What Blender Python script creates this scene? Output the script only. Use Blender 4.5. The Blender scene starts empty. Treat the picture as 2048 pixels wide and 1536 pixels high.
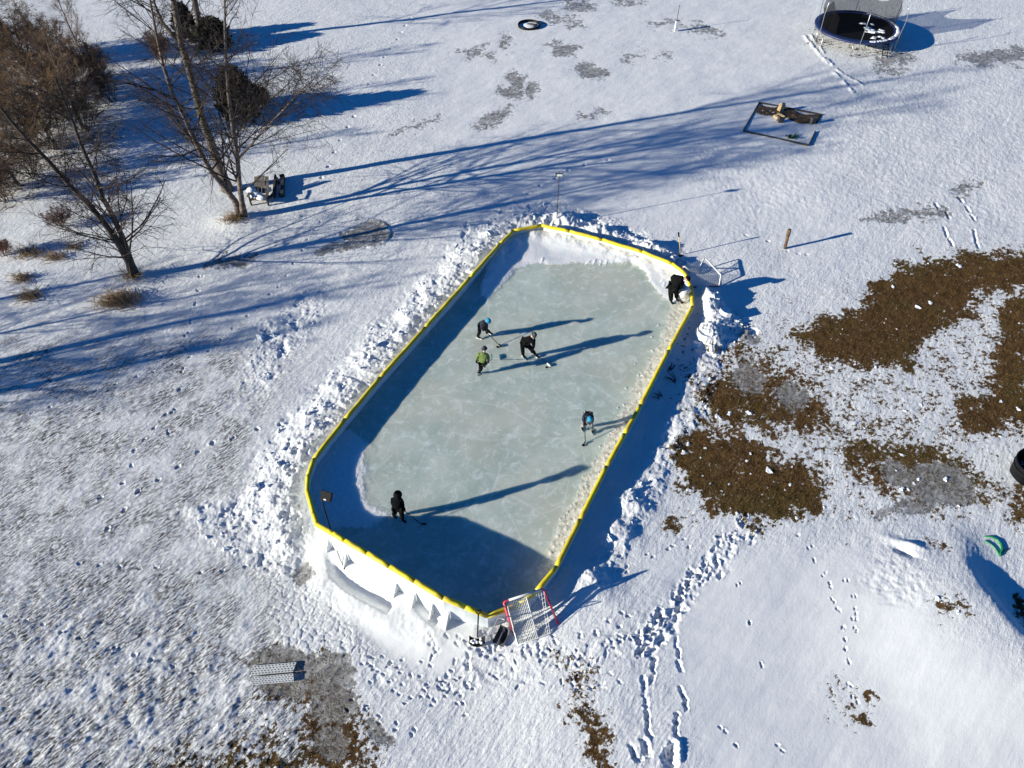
import bpy, bmesh, math, random
import numpy as np
from mathutils import Vector, Matrix, Quaternion

C = bpy.context.scene
COL = C.collection
R = math.radians

# ------------------------------------------------------------------ camera, sky, sun, exposure
H, PITCH, F = 21.0, 48.0, 1420.0            # drone height over the ice, pitch down, focal length in px of the 2048 photo
cam_d = bpy.data.cameras.new("camera"); cam = bpy.data.objects.new("camera", cam_d); COL.objects.link(cam)
cam_d.sensor_width = 36.0; cam_d.lens = 36.0 * F / 2048.0
cam_d.clip_start = 0.1; cam_d.clip_end = 2000
cam.location = (0, 0, H); cam.rotation_euler = (R(90 - PITCH), 0, 0)
C.camera = cam

SUN_EL, SUN_AZ = 16.0, 18.3                 # shadows run towards SUN_AZ (from +x to +y)
sdir = Vector((math.cos(R(SUN_AZ)) * math.cos(R(SUN_EL)), math.sin(R(SUN_AZ)) * math.cos(R(SUN_EL)), -math.sin(R(SUN_EL))))
world = bpy.data.worlds.new("World"); C.world = world; world.use_nodes = True
wn = world.node_tree.nodes; wl = world.node_tree.links
sky = wn.new("ShaderNodeTexSky"); sky.sky_type = 'NISHITA'; sky.sun_disc = False
sky.sun_elevation = R(SUN_EL); sky.sun_rotation = math.atan2(-sdir.x, -sdir.y)
sky.altitude = 200; sky.air_density = 1.0; sky.dust_density = 0.2; sky.ozone_density = 6.0
tint = wn.new("ShaderNodeMix"); tint.data_type = 'RGBA'; tint.blend_type = 'MULTIPLY'
tint.inputs[0].default_value = 1.0; tint.inputs[7].default_value = (0.17, 0.68, 1.04, 1)
wl.new(sky.outputs[0], tint.inputs[6])
wl.new(tint.outputs[2], wn["Background"].inputs[0])
wn["Background"].inputs[1].default_value = 0.062
sun_d = bpy.data.lights.new("sun", 'SUN'); sun_d.energy = 5.0; sun_d.angle = R(0.53); sun_d.color = (1.0, 0.96, 0.815)
sun = bpy.data.objects.new("sun", sun_d); COL.objects.link(sun)
sun.rotation_euler = sdir.to_track_quat('-Z', 'Y').to_euler()
C.view_settings.view_transform = 'Standard'; C.view_settings.look = 'None'
C.view_settings.exposure = 0.66; C.view_settings.gamma = 1.0

rng = random.Random(7)
nrng = np.random.default_rng(7)

# ------------------------------------------------------------------ measuring: photo pixel -> point in the place
_cp, _sp = math.cos(R(PITCH)), math.sin(R(PITCH))
def ray(px, py):
    u = (px - 1024) / F; v = -(py - 768) / F
    return Vector((u, _cp + v * _sp, -_sp + v * _cp))
def at(px, py, z=0.0):
    d = ray(px, py); t = (z - H) / d.z
    return Vector((d.x * t, d.y * t, z))
def aty(px, py, y):                          # on the upright plane at distance y
    d = ray(px, py); t = y / d.y
    return Vector((d.x * t, y, H + d.z * t))
def proj(x, y, z=0.0):
    zz = z - H
    dep = y * _cp - zz * _sp; up = y * _sp + zz * _cp
    return 1024 + F * x / dep, 768 - F * up / dep

# ------------------------------------------------------------------ noise
def _h(ix, iy, seed):
    h = (ix * 374761393 + iy * 668265263 + seed * 974634721) & 0xffffffff
    h = ((h ^ (h >> 13)) * 1274126177) & 0xffffffff
    return (h ^ (h >> 16)) & 0xffffffff
def perlin(x, y, seed=0):
    xi = np.floor(x).astype(np.int64); yi = np.floor(y).astype(np.int64)
    fx = x - xi; fy = y - yi
    u = fx * fx * fx * (fx * (fx * 6 - 15) + 10); v = fy * fy * fy * (fy * (fy * 6 - 15) + 10)
    def g(dx, dy):
        a = _h(xi + dx, yi + dy, seed) * (2 * np.pi / 4294967296.0)
        return np.cos(a) * (fx - dx) + np.sin(a) * (fy - dy)
    a = g(0, 0); b = g(1, 0); c = g(0, 1); d = g(1, 1)
    return 1.5 * ((a + (b - a) * u) + ((c + (d - c) * u) - (a + (b - a) * u)) * v)
def fbm(x, y, seed=0, oct=4, gain=0.5):
    s = np.zeros_like(x); a = 1.0; f = 1.0; n = 0
    for k in range(oct):
        s += a * perlin(x * f + 13.7 * k, y * f - 7.3 * k, seed + k); n += a; a *= gain; f *= 2.03
    return s / n * 1.4
def worley(x, y, seed=0):
    xi = np.floor(x).astype(np.int64); yi = np.floor(y).astype(np.int64)
    f1 = np.full(x.shape, 9.0); f2 = np.full(x.shape, 9.0); cr = np.zeros(x.shape)
    for dx in (-1, 0, 1):
        for dy in (-1, 0, 1):
            cx = xi + dx; cy = yi + dy
            h1 = _h(cx, cy, seed) / 4294967296.0; h2 = _h(cx, cy, seed + 99) / 4294967296.0; h3 = _h(cx, cy, seed + 177) / 4294967296.0
            d = np.hypot(cx + h1 - x, cy + h2 - y)
            m = d < f1
            f2 = np.where(m, f1, np.minimum(f2, d)); cr = np.where(m, h3, cr); f1 = np.where(m, d, f1)
    return f1, f2, cr
def sstep(a, b, x):
    t = np.clip((x - a) / (b - a), 0, 1); return t * t * (3 - 2 * t)
def poly_sd(poly, X, Y):                     # signed distance, negative inside
    P = np.array(poly, float); n = len(P)
    d = np.full(X.shape, 1e18); inside = np.zeros(X.shape, bool)
    for i in range(n):
        ax, ay = P[i]; bx, by = P[(i + 1) % n]
        ex, ey = bx - ax, by - ay
        t = np.clip(((X - ax) * ex + (Y - ay) * ey) / (ex * ex + ey * ey + 1e-12), 0, 1)
        d = np.minimum(d, (X - ax - t * ex) ** 2 + (Y - ay - t * ey) ** 2)
        c = ((ay > Y) != (by > Y)) & (X < (bx - ax) * (Y - ay) / (by - ay + 1e-18) + ax)
        inside ^= c
    d = np.sqrt(d); return np.where(inside, -d, d)
def line_d(pts, X, Y):
    d = np.full(X.shape, 1e18)
    for (ax, ay), (bx, by) in zip(pts[:-1], pts[1:]):
        ex, ey = bx - ax, by - ay
        t = np.clip(((X - ax) * ex + (Y - ay) * ey) / (ex * ex + ey * ey + 1e-12), 0, 1)
        d = np.minimum(d, (X - ax - t * ex) ** 2 + (Y - ay - t * ey) ** 2)
    return np.sqrt(d)

# ------------------------------------------------------------------ materials
def new_mat(name):
    m = bpy.data.materials.new(name); m.use_nodes = True
    nt = m.node_tree; return m, nt, nt.nodes["Principled BSDF"]
def mat(name, col, col2=None, scale=8.0, rough=0.6, bump=0.0, metal=0.0, bscale=None, stretch=None, spec=None):
    m, nt, b = new_mat(name)
    b.inputs["Roughness"].default_value = rough; b.inputs["Metallic"].default_value = metal
    if spec is not None: b.inputs["Specular IOR Level"].default_value = spec
    col2 = col2 or tuple(c * 0.75 for c in col)
    tc = nt.nodes.new("ShaderNodeTexCoord"); mp = nt.nodes.new("ShaderNodeMapping")
    nt.links.new(tc.outputs["Object"], mp.inputs[0])
    if stretch: mp.inputs["Scale"].default_value = stretch
    n = nt.nodes.new("ShaderNodeTexNoise"); n.inputs["Scale"].default_value = scale; n.inputs["Detail"].default_value = 6
    nt.links.new(mp.outputs[0], n.inputs["Vector"])
    r = nt.nodes.new("ShaderNodeValToRGB")
    r.color_ramp.elements[0].position = 0.35; r.color_ramp.elements[1].position = 0.65
    r.color_ramp.elements[0].color = (*col2, 1); r.color_ramp.elements[1].color = (*col, 1)
    nt.links.new(n.outputs["Fac"], r.inputs[0]); nt.links.new(r.outputs[0], b.inputs["Base Color"])
    if bump:
        n2 = nt.nodes.new("ShaderNodeTexNoise"); n2.inputs["Scale"].default_value = bscale or scale * 3; n2.inputs["Detail"].default_value = 5
        nt.links.new(mp.outputs[0], n2.inputs["Vector"])
        bp = nt.nodes.new("ShaderNodeBump"); bp.inputs["Strength"].default_value = 0.6; bp.inputs["Distance"].default_value = bump
        nt.links.new(n2.outputs["Fac"], bp.inputs["Height"]); nt.links.new(bp.outputs[0], b.inputs["Normal"])
    return m
M = dict(
    yellow=mat("yellow_foam", (0.82, 0.66, 0.015), (0.60, 0.43, 0.03), 2.4, 0.5, 0.006),
    liner=mat("white_liner", (0.78, 0.80, 0.80), (0.66, 0.70, 0.72), 2.2, 0.4, 0.01, bscale=3),
    black=mat("black_cloth", (0.007, 0.007, 0.008), (0.004, 0.004, 0.005), 9, 0.9, 0.01, spec=.12),
    blackp=mat("black_plastic", (0.006, 0.006, 0.0065), (0.004, 0.004, 0.0045), 9, 0.5, spec=.15),
    dgrey=mat("dark_grey_cloth", (0.05, 0.052, 0.058), (0.022, 0.023, 0.026), 12, 0.85, 0.01),
    grey=mat("grey_cloth", (0.12, 0.12, 0.125), (0.06, 0.06, 0.065), 14, 0.85, 0.01),
    camo=mat("grey_patterned_cloth", (0.42, 0.42, 0.44), (0.06, 0.06, 0.065), 9, 0.8, 0.01),
    green=mat("olive_green_cloth", (0.15, 0.21, 0.045), (0.09, 0.135, 0.03), 6, 0.8, 0.015),
    teal=mat("teal_knit", (0.02, 0.32, 0.52), (0.012, 0.20, 0.36), 15, 0.8, 0.01),
    navy=mat("navy_cloth", (0.012, 0.015, 0.04), (0.006, 0.007, 0.016), 7, 0.8, 0.01),
    skin=mat("skin", (0.55, 0.34, 0.25), (0.48, 0.28, 0.20), 10, 0.5),
    hair=mat("dark_hair", (0.03, 0.02, 0.015), None, 20, 0.6),
    tan=mat("tan_leather", (0.55, 0.33, 0.14), (0.42, 0.24, 0.10), 10, 0.7),
    white=mat("white_paint", (0.78, 0.78, 0.77), (0.66, 0.66, 0.66), 5, 0.4),
    steel=mat("steel", (0.45, 0.46, 0.48), (0.35, 0.36, 0.38), 12, 0.35, metal=0.8),
    red=mat("red_paint", (0.50, 0.035, 0.06), (0.36, 0.02, 0.04), 6, 0.4),
    pink=mat("faded_red_padding", (0.62, 0.08, 0.14), (0.48, 0.05, 0.09), 6, 0.5),
    cord=mat("white_cord", (0.72, 0.72, 0.70), (0.6, 0.6, 0.58), 30, 0.7),
    wood=mat("weathered_wood", (0.17, 0.105, 0.055), (0.085, 0.05, 0.027), 5, 0.8, 0.01, stretch=(6, 6, 0.8)),
    palew=mat("fresh_wood", (0.66, 0.46, 0.24), (0.52, 0.34, 0.16), 6, 0.7, 0.006),
    greyw=mat("grey_wood", (0.15, 0.13, 0.11), (0.07, 0.06, 0.05), 6, 0.85, 0.01, stretch=(5, 5, 1)),
    darkw=mat("dark_wood", (0.055, 0.05, 0.045), (0.025, 0.024, 0.023), 6, 0.85, 0.01),
    orange=mat("orange_plastic", (0.7, 0.2, 0.03), None, 6, 0.5),
    straw=mat("yellow_handle", (0.62, 0.44, 0.17), (0.5, 0.34, 0.12), 6, 0.6),
    blue=mat("blue_vinyl", (0.02, 0.035, 0.12), (0.015, 0.022, 0.07), 4, 0.5),
    plant=mat("dark_green_leaf", (0.02, 0.08, 0.03), (0.01, 0.04, 0.015), 10, 0.6),
    hose=mat("green_rubber", (0.01, 0.22, 0.08), (0.008, 0.15, 0.06), 8, 0.45),
    soil=mat("frozen_soil", (0.12, 0.075, 0.035), (0.05, 0.03, 0.015), 7, 0.9, 0.05),
    bark=mat("grey_brown_bark", (0.19, 0.155, 0.125), (0.075, 0.058, 0.045), 6, 0.9, 0.02, stretch=(2, 2, 0.6)),
    barkd=mat("dark_bark", (0.085, 0.062, 0.048), (0.035, 0.026, 0.02), 6, 0.9, 0.02, stretch=(2, 2, 0.6)),
    birch=mat("birch_bark", (0.25, 0.19, 0.155), (0.055, 0.038, 0.03), 4, 0.85, 0.015, stretch=(1, 1, 2.2)),
    twig=mat("reddish_twig", (0.046, 0.028, 0.022), (0.024, 0.015, 0.012), 3, 0.85),
    twigt=mat("tan_twig", (0.27, 0.165, 0.080), (0.135, 0.080, 0.040), 0.7, 0.9),
    twigr=mat("red_brown_twig", (0.26, 0.12, 0.075), (0.14, 0.065, 0.042), 1.2, 0.9),
    twigg=mat("grey_brown_twig", (0.185, 0.112, 0.066), (0.095, 0.057, 0.035), 0.9, 0.9),
    cedar=mat("cedar_foliage", (0.055, 0.052, 0.026), (0.024, 0.025, 0.014), 5, 0.9),
    drygrass=mat("dry_grass", (0.36, 0.25, 0.14), (0.20, 0.125, 0.065), 6, 0.9),
    lawn=mat("dead_lawn", (0.16, 0.098, 0.044), (0.08, 0.048, 0.021), 2.5, 0.95, spec=.03),
    clod=mat("snow_clod", (0.84, 0.85, 0.87), (0.78, 0.80, 0.83), 6, 0.8, 0.02, bscale=14),
    dirtice=mat("spotted_snow", (0.82, 0.82, 0.81), (0.40, 0.39, 0.39), 6, 0.7, 0.05),
)

# ------------------------------------------------------------------ mesh helpers
def setp(o, label=None, cat=None, group=None, kind=None):
    if label: o["label"] = label
    if cat: o["category"] = cat
    if group: o["group"] = group
    if kind: o["kind"] = kind
    return o
def thing(name, loc, label, cat, group=None):
    o = bpy.data.objects.new(name, None); COL.objects.link(o); o.location = loc
    o.empty_display_size = 0.1
    return setp(o, label, cat, group)
def root_loc(p):
    l = Vector((0, 0, 0))
    while p is not None: l = l + Vector(p.location); p = p.parent
    return l
class MB:
    def __init__(s): s.v = []; s.f = []
    def add(s, vs, fs):
        o = len(s.v); s.v.extend([tuple(v) for v in vs]); s.f.extend([tuple(i + o for i in f) for f in fs]); return s
    def box(s, c, size, q=None):
        hx, hy, hz = size[0] / 2, size[1] / 2, size[2] / 2; c = Vector(c)
        vs = [Vector((x, y, z)) for x in (-hx, hx) for y in (-hy, hy) for z in (-hz, hz)]
        if q is not None: vs = [q @ v for v in vs]
        return s.add([v + c for v in vs], [(0, 1, 3, 2), (4, 6, 7, 5), (0, 4, 5, 1), (2, 3, 7, 6), (0, 2, 6, 4), (1, 5, 7, 3)])
    def beam(s, a, b, w, h, up=Vector((0, 0, 1))):
        a = Vector(a); b = Vector(b); d = (b - a); L = d.length; d.normalize()
        x = d; y = up.cross(x)
        if y.length < 1e-4: y = Vector((0, 1, 0)).cross(x)
        y.normalize(); z = x.cross(y)
        q = Matrix((x, y, z)).transposed().to_quaternion()
        return s.box((a + b) / 2, (L, w, h), q)
    def tube(s, pts, rad, sides=6, cap=True):
        pts = [Vector(p) for p in pts]; n = len(pts)
        if not hasattr(rad, '__len__'): rad = [rad] * n
        t = (pts[1] - pts[0]).normalized()
        ref = Vector((0, 0, 1)) if abs(t.z) < 0.9 else Vector((1, 0, 0))
        nx = t.cross(ref).normalized()
        o = len(s.v)
        for i, p in enumerate(pts):
            if i == 0: tt = pts[1] - pts[0]
            elif i == n - 1: tt = pts[-1] - pts[-2]
            else: tt = pts[i + 1] - pts[i - 1]
            if tt.length > 1e-9: t = tt.normalized()
            nx = nx - t * nx.dot(t)
            if nx.length < 1e-6: nx = t.orthogonal()
            nx.normalize(); ny = t.cross(nx)
            for k in range(sides):
                a = 2 * math.pi * k / sides
                v = p + (nx * math.cos(a) + ny * math.sin(a)) * rad[i]
                s.v.append((v.x, v.y, v.z))
        for i in range(n - 1):
            for k in range(sides):
                a = o + i * sides + k; b = o + i * sides + (k + 1) % sides
                s.f.append((a, b, b + sides, a + sides))
        if cap:
            s.f.append(tuple(o + k for k in range(sides))[::-1]); s.f.append(tuple(o + (n - 1) * sides + k for k in range(sides)))
        return s
    def ring(s, c, r, tr, n=32, sides=6, a0=0, a1=2 * math.pi):
        c = Vector(c); full = abs(a1 - a0 - 2 * math.pi) < 1e-6
        pts = [c + Vector((math.cos(a0 + (a1 - a0) * i / n) * r, math.sin(a0 + (a1 - a0) * i / n) * r, 0)) for i in range(n + 1)]
        return s.tube(pts, tr, sides, not full)
    def prism(s, poly, a, b, ax):              # poly = list of 3D points, extruded by vector ax
        ax = Vector(ax); n = len(poly); P = [Vector(p) for p in poly]
        return s.add(P + [p + ax for p in P], [tuple(range(n))[::-1], tuple(range(n, 2 * n))] + [(i, (i + 1) % n, (i + 1) % n + n, i + n) for i in range(n)])
    def lathe(s, c, prof, n=20):
        c = Vector(c); o = len(s.v); m = len(prof)
        for r, z in prof:
            for k in range(n):
                a = 2 * math.pi * k / n; s.v.append((c.x + r * math.cos(a), c.y + r * math.sin(a), c.z + z))
        for i in range(m - 1):
            for k in range(n):
                s.f.append((o + i * n + k, o + i * n + (k + 1) % n, o + (i + 1) * n + (k + 1) % n, o + (i + 1) * n + k))
        return s
    def build(s, name, m, parent=None, smooth=True):
        base = root_loc(parent)
        me = bpy.data.meshes.new(name)
        me.from_pydata([(v[0] - base.x, v[1] - base.y, v[2] - base.z) for v in s.v], [], s.f)
        me.update()
        if smooth: me.polygons.foreach_set("use_smooth", [True] * len(me.polygons))
        me.materials.append(m)
        o = bpy.data.objects.new(name, me); COL.objects.link(o)
        if parent is not None: o.parent = parent
        return o
def lump(mb, c, r, squash=0.7, seed=0, n=(7, 9), jag=0.35):
    g = random.Random(seed); c = Vector(c); nu, nv = n
    vs = []; fs = []
    ph = [g.uniform(0, 6.28) for _ in range(6)]
    for i in range(nu + 1):
        th = math.pi * i / nu
        for k in range(nv):
            a = 2 * math.pi * k / nv
            rr = r * (1 + jag * (0.5 * math.sin(2 * a + ph[0] + th) + 0.35 * math.sin(3 * a + ph[1] - 2 * th) + 0.3 * math.cos(3 * th + ph[2])) * 0.7 + jag * 0.35 * g.uniform(-1, 1) * (0 if i in (0, nu) else 1))
            vs.append(c + Vector((rr * math.sin(th) * math.cos(a), rr * math.sin(th) * math.sin(a), rr * math.cos(th) * squash)))
    for i in range(nu):
        for k in range(nv):
            fs.append((i * nv + k, (i + 1) * nv + k, (i + 1) * nv + (k + 1) % nv, i * nv + (k + 1) % nv))
    mb.add(vs, fs)

# ------------------------------------------------------------------ the rink outline (rail points: photo px, height over the ice)
RAIL = [(1027, 461, .45), (1083, 450, .45), (1140, 462, .44), (1205, 479, .43), (1285, 503, .42), (1345, 527, .42), (1370, 546, .42), (1384, 580, .42), (1385, 613, .42),
        (1337, 701, .43), (1281, 810, .43), (1249, 868, .43), (1213, 933, .43), (1160, 1039, .44), (1113, 1133, .50), (1073, 1182, .48), (1040, 1208, .50),
        (975, 1231, .58), (930, 1213, .90), (886, 1195, 1.17), (830, 1162, 1.20), (780, 1133, 1.20), (735, 1106, 1.18), (690, 1081, 1.16), (666, 1067, 1.12), (634, 1049, .50),
        (627, 1028, .43), (614, 980, .42), (616, 950, .42), (628, 917, .42), (690, 838, .43), (760, 755, .43), (850, 655, .43), (940, 555, .44), (1000, 487, .45)]
RP = [at(*p) for p in RAIL]
RPOLY = [(p.x, p.y) for p in RP]
RC = Vector((sum(p.x for p in RP) / len(RP), sum(p.y for p in RP) / len(RP), 0))

# ------------------------------------------------------------------ ground
def base_h(x, y):
    s = sstep(18.5, 11.5, y) * sstep(3.5, -2.0, x)
    return -0.05 - 0.28 * s
# rows and columns get wider with distance, then run out to the horizon
ys = [4.2]
while ys[-1] < 62: ys.append(ys[-1] + 0.017 + 0.00165 * (ys[-1] - 2))
a = 0.2
while ys[-1] < 600: ys.append(ys[-1] + a); a *= 1.35
pre = []; a = 0.1; yy = 4.2
while yy > -300: yy -= a; a *= 1.4; pre.append(yy)
ys = np.array(pre[::-1] + ys)
NX = 1320
cx = np.linspace(-1, 1, NX); ext = []; a = 0.004; q = 1.0
while q < 30: q += a; a *= 1.4; ext.append(q)
cx = np.concatenate([-np.array(ext)[::-1], cx, ext])
wy = 14.0 + 0.565 * np.clip(ys, 3.0, 64)
X = cx[None, :] * wy[:, None]; Y = np.repeat(ys[:, None], len(cx), 1)
near = (np.abs(cx[None, :]) <= 1.0) & (Y > 4.1) & (Y < 62.5)
near_r = (Y > -20) & (Y < 62.5)
U, V = proj(X, np.maximum(Y, 2.5))
shp = X.shape
def wpx(amp, sc, seed):                       # wander, in px
    return amp * fbm(X * sc, Y * sc, seed, 4)
WU = fbm(X * 0.9, Y * 0.9, 11, 5); WV = fbm(X * 0.9, Y * 0.9, 23, 5); WF = fbm(X * 4.2, Y * 4.2, 31, 4, 0.65)
def region(poly, soft=18, warp=22, fine=10):
    P = np.array(poly, float); pad = soft + warp * 2 + fine * 2
    sel = near_r & (U > P[:, 0].min() - pad) & (U < P[:, 0].max() + pad) & (V > P[:, 1].min() - pad) & (V < P[:, 1].max() + pad)
    out = np.zeros(shp)
    if sel.any():
        d = poly_sd(poly, U[sel] + warp * WU[sel], V[sel] + warp * WV[sel]) + fine * WF[sel]
        out[sel] = 1 - sstep(-soft, soft, d)
    return out
def ell(cx_, cy_, a_, b_, rot=0, n=16):
    c, s = math.cos(R(rot)), math.sin(R(rot))
    return [(cx_ + a_ * math.cos(t) * c - b_ * math.sin(t) * s, cy_ + a_ * math.cos(t) * s + b_ * math.sin(t) * c) for t in np.linspace(0, 2 * math.pi, n, endpoint=False)]
SD = poly_sd(RPOLY, X, Y)

Z = base_h(X, Y)
Z += 0.05 * fbm(X * 0.10, Y * 0.10, 1, 3) + 0.035 * fbm((X * .81 + Y * .59) * 0.22, (Y * .81 - X * .59) * 0.6, 2, 4)
# --- wind-carved crust: stretched along ~36 deg
ca, sa = math.cos(R(44)), math.sin(R(44))
A_ = X * ca + Y * sa; B_ = -X * sa + Y * ca
streak = fbm(A_ * 1.5, B_ * 3.9, 41, 5, 0.66)
ridge = 1 - np.abs(fbm(A_ * 0.9, B_ * 2.2, 45, 3))
ROUGH = region([(-2500, 640), (420, 660), (600, 700), (540, 860), (480, 1000), (560, 1100), (560, 1300), (640, 1560), (640, 3500), (-2500, 3500)], 70, 40)
RB = region([(-2500, 1130), (300, 1180), (560, 1330), (640, 1600), (640, 3500), (-2500, 3500)], 110, 40)
APRON = region([(600, 1080), (655, 1040), (980, 1230), (960, 1290), (880, 1350), (760, 1300), (650, 1200), (620, 1150)], 24, 12, 4)
SMOOTH = np.maximum.reduce([APRON, region([(1300, 1130), (1560, 1080), (1700, 1100), (2100, 1400), (2100, 1600), (1400, 1600)], 60, 20),
                            region([(640, 1060), (760, 1120), (900, 1210), (960, 1280), (860, 1330), (700, 1220), (650, 1130)], 22, 10)])
TOPSM = region([(850, -50), (1650, -50), (1650, 500), (1420, 470), (1100, 420), (850, 300)], 80, 30)
amp = 0.010 + 0.010 * ROUGH + 0.022 * RB
amp = amp * (1 - 0.75 * SMOOTH) * (1 - 0.45 * TOPSM)
Z += amp * streak + 0.010 * (1 - SMOOTH) * (1 - .6 * TOPSM) * np.clip(ridge - 0.72, 0, 1) * 3
Z += RB * 0.035 * fbm(A_ * 1.5, B_ * 2.0, 47, 3)
# small pitted texture upper right
PIT = np.maximum(region([(1560, 180), (2100, 120), (2100, 480), (1760, 470), (1640, 330)], 70, 40), region([(1360, 260), (1620, 290), (1700, 420), (1500, 470), (1380, 360)], 60, 30))
Z += PIT * 0.017 * fbm(X * 4.2, Y * 3.2, 52, 4, 0.66)
# polygon crust at the bottom
CR = region([(530, 1100), (640, 1150), (760, 1310), (700, 1330), (560, 1290), (520, 1200)], 25, 15)
sel = CR > 0.02
f1, f2, cr = worley(X[sel] * 4.4 + .5 * fbm(X[sel] * 3, Y[sel] * 3, 62, 3), Y[sel] * 4.4, 61)
Z[sel] += CR[sel] * (0.020 * sstep(0.0, 0.20, f2 - f1) + 0.016 * cr)

# --- ploughed banks along the boards
LB = region([(1075, 405), (1120, 440), (1030, 452), (985, 500), (850, 650), (690, 835), (620, 920), (600, 1000), (610, 1060), (560, 1130), (480, 1040), (490, 960), (560, 850), (720, 700), (815, 600), (900, 490), (990, 432)], 30, 26)
LB = np.maximum(LB, 0.75 * region([(350, 1010), (480, 980), (560, 1060), (540, 1130), (440, 1110)], 30, 20))
LB = np.maximum(LB, 0.7 * region([(500, 690), (580, 600), (640, 580), (640, 640), (520, 800), (460, 800)], 26, 20))
TB = region([(1030, 450), (1090, 408), (1160, 420), (1215, 430), (1290, 470), (1375, 515), (1385, 545), (1345, 524), (1205, 476), (1083, 447)], 12, 10)
RBK = region([(1394, 585), (1430, 598), (1470, 625), (1510, 650), (1470, 700), (1420, 700), (1395, 660)], 12, 14)
RBK2 = region([(1395, 700), (1440, 690), (1420, 800), (1340, 930), (1310, 1000), (1250, 1100), (1200, 1170), (1170, 1150), (1220, 1020), (1275, 920), (1330, 830)], 14, 14)
PATHM = region([(1250, 1250), (1420, 1110), (1490, 1040), (1520, 1050), (1400, 1190), (1330, 1270), (1270, 1330)], 16, 16)
TROD = region([(860, 1270), (960, 1240), (1130, 1270), (1240, 1260), (1250, 1320), (1100, 1340), (1010, 1400), (920, 1350), (760, 1390), (700, 1330)], 24, 20)
CH = np.maximum.reduce([LB, TB, RBK, 0.7 * RBK2, 0.28 * PATHM, 0.22 * TROD]) * (1 - .95 * APRON)
sel = CH > 0.01
xs, ysl = X[sel], Y[sel]
wx = xs + 0.12 * fbm(xs * 2, ysl * 2, 71, 3); wyy = ysl + 0.12 * fbm(xs * 2, ysl * 2, 73, 3)
f1, f2, cr = worley(wx * 2.3, wyy * 3.0, 75)
g1, g2, gr = worley(wx * 5.5, wyy * 6.5, 77)
lumpy = 0.5 + 0.5 * fbm(xs * 0.8, ysl * 0.8, 81, 3)
h1_, h2_, hr_ = worley(wx * 1.05, wyy * 1.25, 95)
rdg = 1 - np.abs(fbm(xs * 1.5, ysl * 1.5, 85, 4, .55))
chunk = (0.055 * (cr - 0.4) * sstep(0.0, 0.14, f2 - f1) + 0.028 * (gr - .3) * sstep(0.0, 0.16, g2 - g1)) * (0.15 + 1.3 * sstep(.35, .75, lumpy)) + 0.08 * (rdg - .75) + 0.045 * fbm(xs * 2.4, ysl * 2.4, 79, 4, 0.60) + 0.030 * fbm(xs * 8, ysl * 8, 87, 3, .7) + 0.10 * (hr_ - .5) * sstep(0, .12, h2_ - h1_) - 0.13 * sstep(.28, .55, fbm(xs * 1.1, ysl * 1.1, 89, 4))
Z[sel] += (CH * (1 - .42 * LB - .5 * RBK2 - .2 * TB))[sel] * chunk
sdp = np.clip(SD, 0, 50)
LB = LB * (1 - .9 * APRON)
Z += LB * 0.20 * sstep(0.0, 0.5, sdp) * sstep(2.6, 0.7, sdp) * (1 + 0.6 * WU)
Z += TB * 0.30 * sstep(0.02, 0.35, sdp) * sstep(1.7, 0.6, sdp) * (1 + 0.9 * WU)
Z += RBK * 0.32 * sstep(0.2, 0.7, sdp) * sstep(2.4, 1.0, sdp) * (1 + 0.5 * WV)
Z += RBK2 * 0.06 * (1 + WU)
def mound(px, py, h, r, ry=None, rot=0):
    p = at(px, py); dx = X - p.x; dy = Y - p.y
    c, s = math.cos(R(rot)), math.sin(R(rot)); e = (dx * c + dy * s) / r; f = (-dx * s + dy * c) / (ry or r)
    global Z
    Z = Z + h * np.exp(-(e * e + f * f))
mound(1132, 441, .42, .75, .45); mound(1040, 440, .25, .8, .5); mound(1210, 462, .28, .6, .4); mound(1290, 497, .26, .8, .4)
mound(1416, 610, .35, .5, .9); mound(1418, 672, .25, .5, .5); mound(1165, 1160, .26, .55, .9, 60); mound(1140, 1195, .12, .5)
mound(1225, 1060, .16, .5, .9, 60); mound(1255, 1000, .18, .45, .8, 60)
# hollow scoured outside the low end wall, and the drift rim beyond it
d = line_d([(655, 1118), (672, 1145), (715, 1165), (770, 1188)], U, V)
Z += 0.16 * sstep(1.8, 0.2, np.clip(SD, 0, 9)) * APRON
Z -= 0.24 * region([(652, 1088), (664, 1140), (700, 1178), (775, 1215), (800, 1180), (700, 1120)], 12, 6, 3) * sstep(.12, .70, SD) * sstep(1.02, .84, SD)
d = line_d([(845, 1212), (868, 1236)], U, V); Z -= 0.14 * np.exp(-(d / 10) ** 2)
d = line_d([(650, 1160), (700, 1195), (780, 1225), (860, 1262)], U, V); Z += 0.07 * np.exp(-(d / 34) ** 2) * (1 + 1.2 * WU)
# big drift ridge lower right with its dark lee side
d = line_d([(1902, 1075), (1915, 1150), (1925, 1195), (1975, 1260), (2060, 1345)], U, V)
side = (U - 1915) * 0.78 - (V - 1150) * 0.62
sg_ = 195 - 143 * sstep(-40, 30, side); drift = np.exp(-(d / sg_) ** 2)
Z += 0.50 * drift * sstep(1000, 1220, V) * near
# half-buried thing's hollow
mound(1822, 1094, .10, .36, .12, -25); mound(1808, 1108, -.20, .26, .12, -35); mound(1790, 1085, .05, .5, .2, -35)
Z -= 0.022 * region(ell(1790, 1165, 62, 48, 40), 34, 26) * (1 + 1.3 * fbm(X * 4, Y * 4, 83, 4))
# lee drifts behind trees
mound(470, 440, .18, 1.2, .8); mound(250, 560, .16, 1.1, .7); mound(300, 520, -.10, 1.6, .5, 18)
# tyre-like rings of ice at the left
d = np.hypot((U - 735) / 1.0, (V - 465) / 0.62); Z += 0.05 * np.exp(-((d - 44) / 4) ** 2) * (U > 735)

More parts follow.
